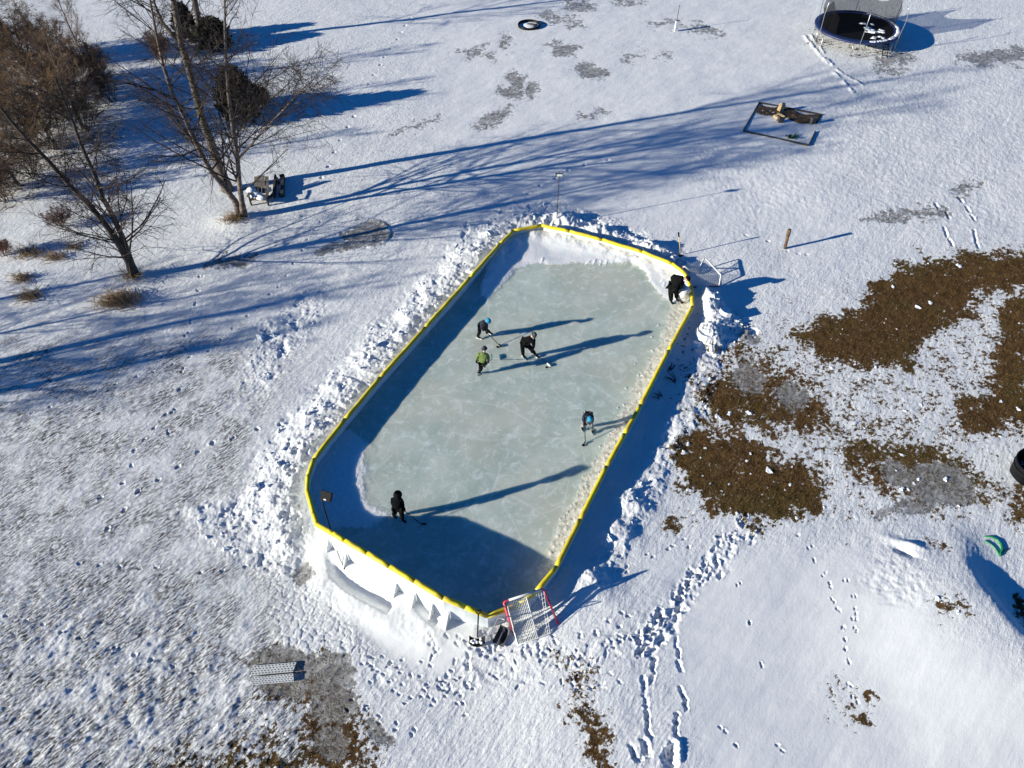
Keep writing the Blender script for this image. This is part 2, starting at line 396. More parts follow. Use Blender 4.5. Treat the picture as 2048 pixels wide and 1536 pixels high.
# --- footprints and animal tracks
icol = lambda y0, y1: (max(0, np.searchsorted(ys, y0)), np.searchsorted(ys, y1))
def stamp(a_, b_, r, depth, rim=0.4):
    global Z
    ax, ay, bx, by = a_[0], a_[1], b_[0], b_[1]; m = r * 2.6
    i0, i1 = icol(min(ay, by) - m, max(ay, by) + m)
    if i1 <= i0: return
    sub = slice(i0, i1); xs_ = X[sub]; ys_ = Y[sub]
    ok = np.where((xs_[0] > min(ax, bx) - m - 1) & (xs_[0] < max(ax, bx) + m + 1))[0]
    if len(ok) == 0: return
    cs = slice(ok[0], ok[-1] + 1); xs_ = xs_[:, cs]; ys_ = ys_[:, cs]
    wq = .9 * r * fbm(xs_ * .5 / r, ys_ * .5 / r, 411, 3); xs_ = xs_ + wq; ys_ = ys_ + .9 * r * fbm(xs_ * .5 / r, ys_ * .5 / r, 413, 3)
    ex, ey = bx - ax, by - ay; t = np.clip(((xs_ - ax) * ex + (ys_ - ay) * ey) / (ex * ex + ey * ey + 1e-9), 0, 1)
    d_ = np.hypot(xs_ - ax - t * ex, ys_ - ay - t * ey) / r
    Z[sub, cs] += -depth * np.exp(-d_ ** 2.6) * (1 + .5 * fbm(xs_ * 9, ys_ * 9, 401, 2)) + .5 * depth * rim * np.exp(-((d_ - 1.6) / 0.45) ** 2) * (1 + 1.2 * fbm(xs_ * 7, ys_ * 7, 402, 2))
def gp(px, py): p = at(px, py, -0.05); return (p.x, p.y)
g0_ = random.Random(17)
for (a0, b0, r, dp) in [((1288, 1355), (1292, 1412), .055, .08), ((1310, 1318), (1303, 1365), .055, .08), ((1293, 1422), (1300, 1470), .06, .085), ((1352, 1275), (1360, 1340), .055, .065),
                        ((1363, 1375), (1374, 1418), .06, .085), ((1354, 1430), (1352, 1475), .065, .09), ((1345, 1490), (1338, 1530), .12, .12), ((1288, 1480), (1294, 1510), .09, .10),
                        ((1330, 1270), (1300, 1310), .09, .10), ((1362, 1200), (1345, 1260), .09, .08), ((1259, 1490), (1278, 1520), .07, .08), ((1355, 1480), (1362, 1520), .07, -.06),
                        ((1298, 1468), (1300, 1474), .05, .04)]:
    A = gp(*a0); B = gp(*b0); lp = lambda q: (A[0] + (B[0] - A[0]) * q + g0_.gauss(0, .02), A[1] + (B[1] - A[1]) * q)
    for q0, q1 in ((0, .3), (.38, .62), (.75, 1)): stamp(lp(q0), lp(q1), r * g0_.uniform(.8, 1.25), dp * g0_.uniform(.45, 1.0), .25)
for px, py, dx, dy in [(1610, 72, 6, 10), (1620, 85, 7, 12), (1632, 100, 8, 10), (1646, 116, 9, 11), (1622, 70, 6, 12), (1640, 95, 7, 12), (1655, 120, 10, 10), (1672, 138, 11, 9), (1668, 145, 9, 10), (1690, 152, 14, 8), (1712, 162, 13, 9), (1686, 163, 7, 9), (1700, 178, 7, 9)]:
    stamp(gp(px, py), gp(px + dx, py + dy), .09, -.06, -.5)
for px, py, dx, dy in [(1918, 395, 8, 10), (1932, 412, 7, 12), (1942, 430, 7, 10), (1948, 460, 3, 18), (1952, 480, 5, 14), (1893, 425, 5, 12), (1888, 455, 6, 18), (1899, 478, 6, 12), (1870, 408, 6, 8)]:
    stamp(gp(px, py), gp(px + dx, py + dy), .07, .06, .6)
g = random.Random(3)
def trail(pts, step, n, r, depth, jit):
    for (ax, ay), (bx, by) in zip(pts[:-1], pts[1:]):
        A = gp(ax, ay); B = gp(bx, by); L = math.hypot(B[0] - A[0], B[1] - A[1]); k = max(1, int(L / step))
        for i in range(k):
            t = (i + g.uniform(-.15, .15)) / k; x = A[0] + (B[0] - A[0]) * t; y = A[1] + (B[1] - A[1]) * t
            for _ in range(n):
                xx = x + g.gauss(0, jit); yy_ = y + g.gauss(0, jit); an = g.uniform(-.5, .5) + math.atan2(B[1] - A[1], B[0] - A[0])
                stamp((xx, yy_), (xx + .06 * math.cos(an), yy_ + .06 * math.sin(an)), r, depth, .45)
trail([(5, 1225), (370, 1335), (440, 1360)], .62, 1, .042, .05, .02)                 # fox-like single file
trail([(150, 1120), (300, 1130), (400, 1135), (520, 1120)], .6, 1, .045, .04, .03)
trail([(640, 440), (560, 570), (420, 700), (150, 800), (20, 840)], .75, 1, .042, .045, .03)
trail([(330, 830), (270, 900), (240, 960), (160, 1010)], .5, 1, .05, .05, .03)
trail([(560, 850), (430, 880), (270, 980), (180, 1080)], .7, 1, .06, .06, .03)
trail([(1600, 1075), (1650, 1150), (1680, 1250), (1690, 1330), (1720, 1420)], .38, 2, .034, .03, .07)
trail([(1480, 1170), (1500, 1240), (1520, 1330), (1530, 1400)], .8, 2, .034, .03, .05)
trail([(1690, 1160), (1710, 1220), (1715, 1290)], .35, 2, .034, .03, .08)
trail([(1440, 1450), (1470, 1480), (1530, 1540)], .6, 2, .036, .03, .05)
trail([(1560, 1500), (1640, 1530)], .6, 2, .036, .03, .06)
trail([(720, 1330), (840, 1370), (960, 1400)], .22, 2, .036, .035, .22)
trail([(760, 1300), (880, 1340), (930, 1330)], .3, 2, .038, .04, .25)
trail([(700, 1400), (850, 1480)], .45, 2, .038, .04, .16)
trail([(400, 555), (370, 700), (330, 900)], .9, 2, .05, .04, .08)
trail([(1200, 1150), (1330, 1100), (1400, 1090)], .5, 2, .038, .04, .25)
trail([(1210, 1250), (1320, 1280)], .3, 2, .045, .045, .25)
trail([(1500, 470), (1640, 520)], .7, 2, .06, .03, .1)
trail([(640, 360), (760, 130), (830, 20)], 1.3, 1, .08, .05, .05)
trail([(1000, 420), (1130, 340), (1250, 310)], 1.0, 1, .08, .05, .06)
for _ in range(80):
    k = g.random(); px = 1260 + 230 * k + g.gauss(0, 14); py = 1315 - 265 * k + g.gauss(0, 14)
    A = gp(px, py); an = g.uniform(-.4, .6) + .8
    stamp(A, (A[0] + .16 * math.cos(an), A[1] + .16 * math.sin(an)), g.uniform(.04, .085), g.uniform(.02, .07), .7)
for _ in range(110):
    px = g.uniform(860, 1250); py = 1270 + g.uniform(-10, 110); A = gp(px, py); an = g.uniform(0, 3)
    stamp(A, (A[0] + .12 * math.cos(an), A[1] + .12 * math.sin(an)), g.uniform(.03, .06), g.uniform(.015, .04), .5)

# --- where lawn, melt ice and dead blades show through
n1 = fbm(X * 1.5, Y * 1.5, 91, 6, 0.66); n2 = fbm(X * 6.5, Y * 6.5, 97, 4, 0.75)
cov = np.zeros(shp)
def grass(poly, w, soft=24, warp=26, fine=16):
    global cov
    soft = soft * 2.3
    cov = np.maximum(cov, w * region(poly, soft, warp, fine))
grass([(1560, 655), (1640, 628), (1705, 615), (1740, 570), (1790, 525), (1850, 512), (1920, 500), (2080, 490), (2080, 590), (1960, 590), (1950, 640), (1880, 665), (1850, 690), (1840, 725), (1780, 745), (1740, 752), (1640, 715)], .84, 16)
grass([(2080, 560), (1992, 600), (1985, 700), (1965, 780), (1905, 800), (1892, 850), (1960, 890), (2030, 860), (2080, 850)], .84, 18)
grass([(1345, 875), (1400, 855), (1480, 850), (1560, 895), (1640, 930), (1668, 1000), (1620, 1030), (1560, 1056), (1480, 1050), (1405, 1015), (1350, 960)], .82, 16)
grass([(1390, 740), (1500, 690), (1640, 760), (1700, 830), (1690, 890), (1600, 890), (1520, 870), (1370, 880)], .80, 40, 30)
grass([(1690, 830), (1900, 860), (1990, 960), (1920, 1040), (1780, 1010), (1660, 940)], .74, 40, 30)
grass([(1380, 730), (1480, 660), (1560, 650), (1700, 760), (1720, 860), (1690, 960), (1640, 900), (1500, 850), (1360, 870)], .52, 30, 30)
grass([(1330, 620), (1560, 600), (1860, 480), (2080, 460), (2080, 900), (1700, 1080), (1330, 1060)], .40, 60, 30)
grass([(1100, 1285), (1165, 1285), (1215, 1400), (1240, 1560), (1180, 1560), (1115, 1400)], .56, 20, 16)
grass([(480, 1300), (640, 1280), (720, 1380), (770, 1480), (740, 1560), (540, 1560), (600, 1420), (500, 1390)], .70, 30, 24)
grass([(600, 1400), (690, 1400), (730, 1470), (670, 1520), (610, 1480)], .85, 14, 14)
grass([(300, 1480), (560, 1430), (620, 1560), (280, 1560)], .60, 40, 24)
grass([(480, 1480), (560, 1440), (640, 1560), (460, 1560)], .70, 30, 24)
for e, w in [((1345, 1045, 24, 22), .7), ((1738, 1396, 14, 12, 30), .85), ((1725, 1440, 20, 9, 40), .8), ((1690, 1400, 50, 70), .36), ((1905, 1225, 12, 26, -30), .75), ((1880, 1225, 30, 30), .5), ((2045, 1230, 14, 40, -20), .95),
             ((1880, 1098, 22, 10, 10), .6), ((1990, 990, 60, 30), .55), ((2040, 1010, 30, 60), .6), ((1200, 1480, 40, 50), .6), ((1870, 1090, 14, 40, -50), .45), ((1648, 85, 40, 14, 10), .55), ((1740, 96, 50, 16), .55), ((1700, 60, 90, 50), .3)]:
    grass(ell(*e), w, 10, 10)
TH = region([(-200, -200), (180, 60), (260, 260), (200, 360), (60, 420), (-200, 500)], 40, 30)
cov = np.maximum(cov, 0.40 * TH)
cov = np.maximum(cov, 0.05 * ROUGH + 0.12 * RB)
cov *= near
nn = 0.5 + 0.30 * n1 + 0.46 * n2
G = sstep(-0.26, 0.26, cov - nn) * sstep(.02, .12, cov)
icem = np.zeros(shp)
ICE = [(1030, 160, 18, 28, 25), (1022, 182, 30, 14, 0), (1062, 180, 16, 18, 0), (988, 232, 48, 13, -30), (1180, 140, 38, 15, 12), (1128, 98, 30, 14, 15), (1100, 88, 16, 6, 0), (980, 112, 15, 11, 0), (1013, 82, 11, 20, 5), (1160, 8, 36, 13, 5), (1110, 36, 40, 8, 15), (1255, 3, 32, 8, 0),
       (1262, 112, 30, 8, -10), (1328, 110, 14, 6, 0), (1150, 42, 22, 8, 0), (735, 465, 46, 30, -5), (680, 490, 48, 16, -14), (1330, 45, 40, 7, 0), (1410, 60, 40, 9, 10), (1790, 432, 70, 12, -6), (1850, 425, 50, 12, -6), (1935, 374, 34, 12, -20), (1990, 112, 80, 17, -6), (1790, 118, 50, 12, -8), (1780, 140, 40, 8), (460, 522, 60, 14, -10),
       (606, 1140, 27, 24, 0), (940, 100, 34, 9, -10), (1885, 970, 70, 42, 15), (1800, 950, 40, 22, 30), (1500, 755, 36, 30, 40), (1590, 790, 36, 26, 30), (1500, 670, 18, 16), (600, 1330, 110, 46, 5), (660, 1400, 60, 50, 30), (560, 1370, 50, 24), (655, 1480, 38, 34, 20), (760, 1455, 36, 22, 40), (1830, 1010, 90, 16, -10), (830, 250, 60, 8, -18), (1190, 225, 40, 6, -14)]
for e in ICE:
    icem = np.maximum(icem, region(ell(*e), 11, 17, 12))
icem = np.clip(icem * (.80 + .45 * n2 + .25 * n1), 0, 1)
Gd = np.clip(G * (1 - 0.55 * icem), 0, 1)
Z -= 0.012 * Gd + 0.008 * icem
Z += Gd * 0.010 * fbm(X * 6.5, Y * 6.5, 103, 3, .6)
Z += icem * (1 - Gd) * 0.004 * fbm(A_ * 1.5, B_ * 5, 105, 3)
# trench floor next to the right-hand boards
TR = region([(1390, 630), (1400, 700), (1290, 900), (1190, 1130), (1120, 1150), (1110, 1140), (1250, 870), (1340, 700)], 12, 8)
Z -= 0.06 * TR
# under the rink
inr = sstep(0.02, -0.10, SD)
Z = Z * (1 - inr) + (-0.55) * inr
Z = np.where(near, Z, base_h(X, Y) + 0.05 * fbm(X * 0.10, Y * 0.10, 1, 3))

def grid_mesh(name, X, Y, Z, m, attrs):
    nr, nc = X.shape; nv = nr * nc
    co = np.stack([X, Y, Z], -1).reshape(-1, 3).astype(np.float32)
    idx = np.arange(nv).reshape(nr, nc)
    quads = np.stack([idx[:-1, :-1], idx[:-1, 1:], idx[1:, 1:], idx[1:, :-1]], -1).reshape(-1, 4).astype(np.int32)
    me = bpy.data.meshes.new(name)
    me.vertices.add(nv); me.vertices.foreach_set("co", co.ravel())
    me.loops.add(quads.size); me.loops.foreach_set("vertex_index", quads.ravel())
    me.polygons.add(len(quads)); me.polygons.foreach_set("loop_start", np.arange(0, quads.size, 4, dtype=np.int32))
    me.update(calc_edges=True); me.polygons.foreach_set("use_smooth", np.ones(len(quads), bool))
    for k, v in attrs.items():
        at_ = me.attributes.new(k, 'FLOAT', 'POINT'); at_.data.foreach_set("value", v.ravel().astype(np.float32))
    me.materials.append(m)
    o = bpy.data.objects.new(name, me); COL.objects.link(o); return o

class NT:
    def __init__(s, name):
        s.m, s.nt, s.b = new_mat(name); s.N = s.nt.nodes; s.L = s.nt.links
        s.geo = s.N.new("ShaderNodeNewGeometry")
    def attr(s, n):
        a = s.N.new("ShaderNodeAttribute"); a.attribute_name = n; return a.outputs["Fac"]
    def noise(s, scale, detail=5, rough=.55, stretch=None, rot=0, dist=0):
        v = s.geo.outputs["Position"]
        if stretch or rot:
            mr = s.N.new("ShaderNodeMapping"); mr.inputs["Rotation"].default_value = (0, 0, rot)
            mp = s.N.new("ShaderNodeMapping"); mp.inputs["Scale"].default_value = stretch or (1, 1, 1)
            s.L.new(v, mr.inputs[0]); s.L.new(mr.outputs[0], mp.inputs[0]); v = mp.outputs[0]
        n = s.N.new("ShaderNodeTexNoise"); n.inputs["Scale"].default_value = scale; n.inputs["Detail"].default_value = detail
        n.inputs["Roughness"].default_value = rough; n.inputs["Distortion"].default_value = dist
        s.L.new(v, n.inputs["Vector"]); return n.outputs["Fac"]
    def voro(s, scale, feature='F1', dist=None):
        v = s.N.new("ShaderNodeTexVoronoi"); v.feature = feature; v.inputs["Scale"].default_value = scale
        if dist is not None:
            ad = s.N.new("ShaderNodeVectorMath"); ad.operation = 'ADD'; s.L.new(s.geo.outputs["Position"], ad.inputs[0])
            n = s.N.new("ShaderNodeTexNoise"); n.inputs["Scale"].default_value = dist[0]; n.inputs["Detail"].default_value = 3
            s.L.new(s.geo.outputs["Position"], n.inputs["Vector"])
            sc = s.N.new("ShaderNodeVectorMath"); sc.operation = 'SCALE'; sc.inputs[3].default_value = dist[1]; s.L.new(n.outputs["Color"], sc.inputs[0])
            s.L.new(sc.outputs[0], ad.inputs[1]); s.L.new(ad.outputs[0], v.inputs["Vector"])
        else: s.L.new(s.geo.outputs["Position"], v.inputs["Vector"])
        return v.outputs["Distance"]
    def math(s, op, a, b=None, clamp=False):
        n = s.N.new("ShaderNodeMath"); n.operation = op; n.use_clamp = clamp
        for i, x in enumerate((a, b)):
            if x is None: continue
            if isinstance(x, (int, float)): n.inputs[i].default_value = x
            else: s.L.new(x, n.inputs[i])
        return n.outputs[0]
    def map(s, x, a, b, c=0.0, d=1.0, smooth=True):
        n = s.N.new("ShaderNodeMapRange"); n.interpolation_type = 'SMOOTHSTEP' if smooth else 'LINEAR'
        s.L.new(x, n.inputs[0])
        for i, v in enumerate((a, b, c, d)): n.inputs[i + 1].default_value = v
        return n.outputs[0]
    def mix(s, f, a, b):
        n = s.N.new("ShaderNodeMix"); n.data_type = 'RGBA'
        if isinstance(f, (int, float)): n.inputs[0].default_value = f
        else: s.L.new(f, n.inputs[0])
        for i, x in ((6, a), (7, b)):
            if isinstance(x, tuple): n.inputs[i].default_value = (*x, 1)
            else: s.L.new(x, n.inputs[i])
        return n.outputs[2]
    def bump(s, h, dist, strength=1.0, prev=None):
        n = s.N.new("ShaderNodeBump"); n.inputs["Distance"].default_value = dist; n.inputs["Strength"].default_value = strength
        s.L.new(h, n.inputs["Height"])
        if prev is not None: s.L.new(prev, n.inputs["Normal"])
        return n.outputs[0]
    def base(s, c): s.L.new(c, s.b.inputs["Base Color"])

# snow / lawn / melt-ice ground material
t = NT("snowy_ground")
aG, aI, aS, aC = t.attr("lawn"), t.attr("melt"), t.attr("speck"), t.attr("calm")
fine = t.noise(9, 7, .7)
snow = t.mix(t.map(t.noise(1.3, 5), .3, .7), (.795, .80, .815), (.85, .85, .85))
snow = t.mix(t.map(t.noise(26, 4, .7), .35, .7), snow, t.mix(.12, snow, (.55, .56, .6)))
blade = t.map(t.noise(6.5, 7, .76, (.8, 2.9, 1), R(-45)), .475, .575)
snow = t.mix(t.math('MULTIPLY', blade, aS, True), snow, (.085, .070, .058))
gcol = t.mix(t.map(t.noise(3.0, 6, .65), .32, .68), (.074, .041, .017), (.158, .090, .038))
gcol = t.mix(t.map(t.noise(16, 4, .7), .55, .75), gcol, (.042, .024, .010))
gcol = t.mix(t.map(t.noise(.35, 3), .45, .7), gcol, t.mix(.5, gcol, (.085, .075, .022)))
icol_ = t.mix(t.map(t.noise(2.2, 6, .6, (1, 2.2, 1), R(-20)), .3, .72), (.19, .18, .17), (.44, .425, .41))
icol_ = t.mix(t.map(t.noise(2.4, 3, .5, (1, 3.4, 1), R(-25), 1.5), .60, .66), icol_, (.12, .112, .105))
cont = t.math('SINE', t.math('MULTIPLY', t.math('ADD', aI, t.math('MULTIPLY', t.noise(1.4, 4), .9)), 34.0))
icol_ = t.mix(t.math('MULTIPLY', t.map(cont, .62, .98), t.map(t.noise(.6, 2), .46, .6)), icol_, (.15, .138, .128))
gf = t.map(t.math('ADD', aG, t.math('MULTIPLY', t.math('SUBTRACT', t.math('ADD', t.math('MULTIPLY', fine, .55), t.math('MULTIPLY', t.noise(24, 4, .7), .45)), .5), 2.2)), .26, .78)
icef = t.map(t.math('ADD', aI, t.math('MULTIPLY', t.math('SUBTRACT', t.noise(5, 6, .65, (1, 3, 1), R(-30)), .5), 1.5)), .30, .80)
c = t.mix(icef, snow, icol_)
gcol2 = t.mix(t.math('MULTIPLY', icef, .65), gcol, (.20, .19, .175))
c = t.mix(gf, c, gcol2)
t.base(c)
rg = t.math('SUBTRACT', .82, t.math('MULTIPLY', icef, .42)); t.L.new(rg, t.b.inputs["Roughness"])
t.L.new(t.map(gf, 0, 1, .22, .03), t.b.inputs["Specular IOR Level"])
notice = t.math('SUBTRACT', 1.0, t.math('MULTIPLY', icef, .85))
h1 = t.math('MULTIPLY', t.noise(5.5, 6, .62, (1, 2.3, 1), R(-45)), t.math('MULTIPLY', notice, t.math('SUBTRACT', 1.0, t.math('MULTIPLY', aC, .8))))
n1_ = t.bump(h1, .045, .8)
n1_ = t.bump(t.math('MULTIPLY', t.math('MULTIPLY', blade, aS, True), -1.0), .02, .7, n1_)
h2 = t.math('MULTIPLY', t.noise(22, 4, .65), t.math('MULTIPLY', notice, t.math('SUBTRACT', 1.0, t.math('MULTIPLY', aC, .6))))
n2_ = t.bump(h2, .012, .7, n1_)
n3_ = t.bump(t.math('MULTIPLY', t.noise(30, 3, .7), gf), .04, .8, n2_)
t.L.new(n3_, t.b.inputs["Normal"])
speck = 1.35 * np.clip(0.25 + 0.60 * ROUGH + 0.25 * RB + 0.4 * TH, 0, 1) * (1 - .95 * SMOOTH) * (1 - .85 * TOPSM) * (0.6 + 0.9 * np.clip(WU, -.5, 1)) * (1 - CH)
speck = np.clip(speck, 0, 1) * np.clip(0.12 + ROUGH + RB + TH + .3 * PIT, 0, 1)
ground = grid_mesh("ground", X, Y, Z, t.m, {"lawn": Gd, "melt": icem, "speck": speck, "calm": np.clip(np.maximum(SMOOTH, .8 * TOPSM), 0, 1)})
setp(ground, "snow covered yard with brown lawn showing through in patches", "ground", kind="structure")
def gz(x, y):                                 # height of the built ground
    i = min(max(np.searchsorted(ys, y) - 1, 0), len(ys) - 2); w = wy[i]
    j = min(max(np.searchsorted(cx * w, x) - 1, 0), len(cx) - 2)
    return float(Z[i, j])
def on(px, py, dz=0.0):
    z = -0.1
    for _ in range(4):
        p = at(px, py, z); z = gz(p.x, p.y)
    p = at(px, py, z); p.z = z + dz; return p

# ------------------------------------------------------------------ the ice
NA, NR_ = 1300, 300
seg = []
P = [Vector((p.x, p.y)) for p in RP]; per = [0]
for i in range(len(P)): per.append(per[-1] + (P[(i + 1) % len(P)] - P[i]).length)
bx = []; by = []
for k in range(NA):
    s = per[-1] * k / NA; i = max(j for j in range(len(P)) if per[j] <= s); tt = (s - per[i]) / (per[i + 1] - per[i])
    q = P[i].lerp(P[(i + 1) % len(P)], tt); bx.append(q.x); by.append(q.y)
bx = np.array(bx + bx[:1]); by = np.array(by + by[:1])
tr = np.linspace(0.0, 1.0, NR_) ** 0.8
IX = RC.x + (bx[None, :] - RC.x) * tr[:, None]; IY = RC.y + (by[None, :] - RC.y) * tr[:, None]
IU, IV = proj(IX, IY)
wu = fbm(IX * 1.3, IY * 1.3, 201, 5); wv = fbm(IX * 1.3, IY * 1.3, 207, 5); wf = fbm(IX * 5, IY * 5, 211, 4, .65)
def ireg(poly, soft=6, warp=8, fine=4):
    d_ = poly_sd(poly, IU + warp * wu, IV + warp * wv) + fine * wf
    return 1 - sstep(-soft, soft, d_)
drift_i = np.maximum(ireg([(960, 590), (985, 480), (1027, 440), (1083, 430), (1205, 455), (1345, 505), (1420, 560), (1420, 600), (1350, 606), (1322, 592), (1300, 562), (1284, 538), (1262, 526), (1060, 527), (1030, 541), (1000, 572), (975, 600)], 7, 4, 3),
                     0.62 * ireg([(735, 872), (740, 890), (728, 925), (735, 960), (740, 1000), (790, 1036), (740, 1060), (600, 1060), (600, 900), (690, 850)], 10, 12, 8))
ISD = -poly_sd(RPOLY, IX, IY)
rightw = ireg([(1420, 560), (1420, 640), (1115, 1165), (1060, 1150), (1200, 900), (1315, 680), (1345, 606)], 12, 14, 8)
crumb = np.clip(rightw * (0.92 + 0.6 * wf) * sstep(1.3, 0.35, ISD) + 0.5 * ireg([(1340, 600), (1390, 600), (1390, 690), (1330, 720)], 14, 14), 0, 1)
top_i = ireg([(960, 590), (985, 480), (1027, 440), (1083, 430), (1205, 455), (1345, 505), (1420, 560), (1420, 600), (1350, 606), (1322, 592), (1300, 562), (1284, 538), (1262, 526), (1060, 527), (1030, 541), (1000, 572), (975, 600)], 7, 4, 3)
IZ = top_i * (0.035 + 0.13 * sstep(1700, 1100, IU * 1.0 + (IV - 460) * 2.2) * sstep(1.3, .1, ISD) + 0.02 * fbm(IX * .8, IY * .8, 221, 3)) + top_i * 0.10 * sstep(1.0, 0.1, ISD) * (0.6 + wu) + (drift_i - top_i).clip(0) * 0.03 * (1 + wf) + crumb * 0.014 * (1 + 1.2 * wf) + 0.0015 * fbm(IX * 1.4, IY * 1.4, 223, 3)
for _ in range(16):                            # scraped bits of snow left by blades
    px, py = g.choice([(1150, 490), (1180, 522), (1190, 530), (1275, 520), (1360, 590), (1330, 560), (1340, 575), (1140, 497), (1085, 530), (1200, 535)])
    q = at(px + g.uniform(-14, 14), py + g.uniform(-8, 8)); an = g.uniform(.3, 1.4); L = g.uniform(.1, .35)
    dd = line_d([(q.x, q.y), (q.x + L * math.cos(an), q.y + L * math.sin(an))], IX, IY)
    IZ += 0.03 * np.exp(-(dd / .04) ** 2) * np.clip(top_i + .2, 0, 1); drift_i = np.maximum(drift_i, .8 * np.exp(-(dd / .035) ** 2))
for _ in range(70):                           # loose snow crumbs lying on the ice
    k = g.random(); px = 1380 - 270 * k + g.gauss(0, 16) - 18; py = 625 + 510 * k + g.gauss(0, 20); q = at(px, py); r_ = g.uniform(.02, .05)
    dd = (IX - q.x) ** 2 + (IY - q.y) ** 2; IZ += 0.03 * np.exp(-dd / r_ ** 2); crumb = np.maximum(crumb, np.exp(-dd / r_ ** 2))
scr = np.zeros(IX.shape)
gs = random.Random(21)
for _ in range(190):                           # skate cuts: short arcs
    q = Vector((RC.x, RC.y)) + (P[gs.randrange(len(P))] - Vector((RC.x, RC.y))) * math.sqrt(gs.random()) * .95
    an = gs.uniform(0, 6.28); cu = gs.uniform(-.5, .5); pts = [(q.x, q.y)]; L = gs.uniform(.3, 2.2)
    for k in range(6): an += cu * L / 6; pts.append((pts[-1][0] + L / 6 * math.cos(an), pts[-1][1] + L / 6 * math.sin(an)))
    b = np.array(pts); sel = (IX > b[:, 0].min() - .2) & (IX < b[:, 0].max() + .2) & (IY > b[:, 1].min() - .2) & (IY < b[:, 1].max() + .2)
    if sel.any():
        dd = line_d(pts, IX[sel], IY[sel]); scr[sel] = np.maximum(scr[sel], gs.uniform(.15, .8) * np.exp(-(dd / gs.choice([.02, .025, .04])) ** 2))
for pts in ([(845, 795), (880, 790), (920, 800), (960, 805), (1000, 812), (1040, 830), (1075, 855)], [(1200, 755), (1130, 740), (1080, 745)], [(1180, 765), (1260, 820)], [(1010, 540), (978, 590), (976, 632)], [(840, 785), (865, 795), (880, 806)], [(1105, 950), (1090, 985)]):
    dd = line_d([tuple(at(*p)[:2]) for p in pts], IX, IY); scr = np.maximum(scr, .75 * np.exp(-(dd / .035) ** 2))
t = NT("rink_ice")
aD, aK, aX = t.attr("drift"), t.attr("crumb"), t.attr("cut")
ice = t.mix(t.map(t.noise(.55, 6, .6), .3, .7), (.40, .485, .435), (.575, .635, .575))
ice = t.mix(t.map(t.noise(.22, 3), .42, .62), ice, t.mix(.55, ice, (.56, .56, .47)))
ice = t.mix(t.map(t.noise(2.6, 7, .72, None, 0, .6), .47, .72), ice, t.mix(.70, ice, (.82, .85, .84)))
sc1 = t.map(t.noise(6, 4, .65, (.3, 5, 1), R(-52), .8), .58, .72)
sc2 = t.map(t.noise(3.0, 3, .6, (.35, 4.0, 1), R(20), .8), .62, .74)
sc3 = t.map(t.noise(4.5, 3, .6, (.25, 7, 1), R(-15), 1.6), .60, .70); sc4 = t.map(t.noise(5, 3, .6, (.25, 7, 1), R(72), 1.6), .60, .70)
ice = t.mix(t.math('MULTIPLY', t.math('MAXIMUM', t.math('MAXIMUM', sc1, sc2), t.math('MAXIMUM', sc3, sc4)), t.map(t.noise(.5, 3), .35, .65, .12, .42)), ice, (.80, .83, .82))
ice = t.mix(t.math('MULTIPLY', aX, .48), ice, (.78, .80, .80))
fn = t.math('MULTIPLY', t.math('SUBTRACT', t.noise(10, 6, .7), .5), 1.1)
df = t.map(t.math('ADD', aD, t.math('MULTIPLY', fn, .6)), .38, .64)
kf = t.map(t.math('ADD', aK, t.math('MULTIPLY', fn, .8)), .22, .85)
ice = t.mix(kf, ice, t.mix(t.map(t.noise(5, 5, .7), .35, .65), (.50, .475, .41), (.82, .80, .73)))
c = t.mix(df, ice, (.82, .83, .855)); t.base(c)
wh = t.math('MAXIMUM', df, kf)
t.L.new(t.map(wh, 0, 1, .30, .85), t.b.inputs["Roughness"])
t.b.inputs["Subsurface Weight"].default_value = .6; t.b.inputs["Subsurface Radius"].default_value = (.5, .8, 1.0); t.b.inputs["Subsurface Scale"].default_value = .42
t.b.inputs["IOR"].default_value = 1.31; t.b.inputs["Specular IOR Level"].default_value = .35
b1 = t.bump(t.math('MULTIPLY', t.noise(14, 5, .7), t.map(wh, 0, 1, .10, 1.0)), .025, .8)
t.L.new(b1, t.b.inputs["Normal"])
IZ[-1] = np.minimum(IZ[-1], .2)
iceo = grid_mesh("ice", IX, IY, IZ, t.m, {"drift": drift_i, "crumb": crumb, "cut": scr})
setp(iceo, "pale grey green skating ice inside the yellow edged boards", "ice", kind="structure")

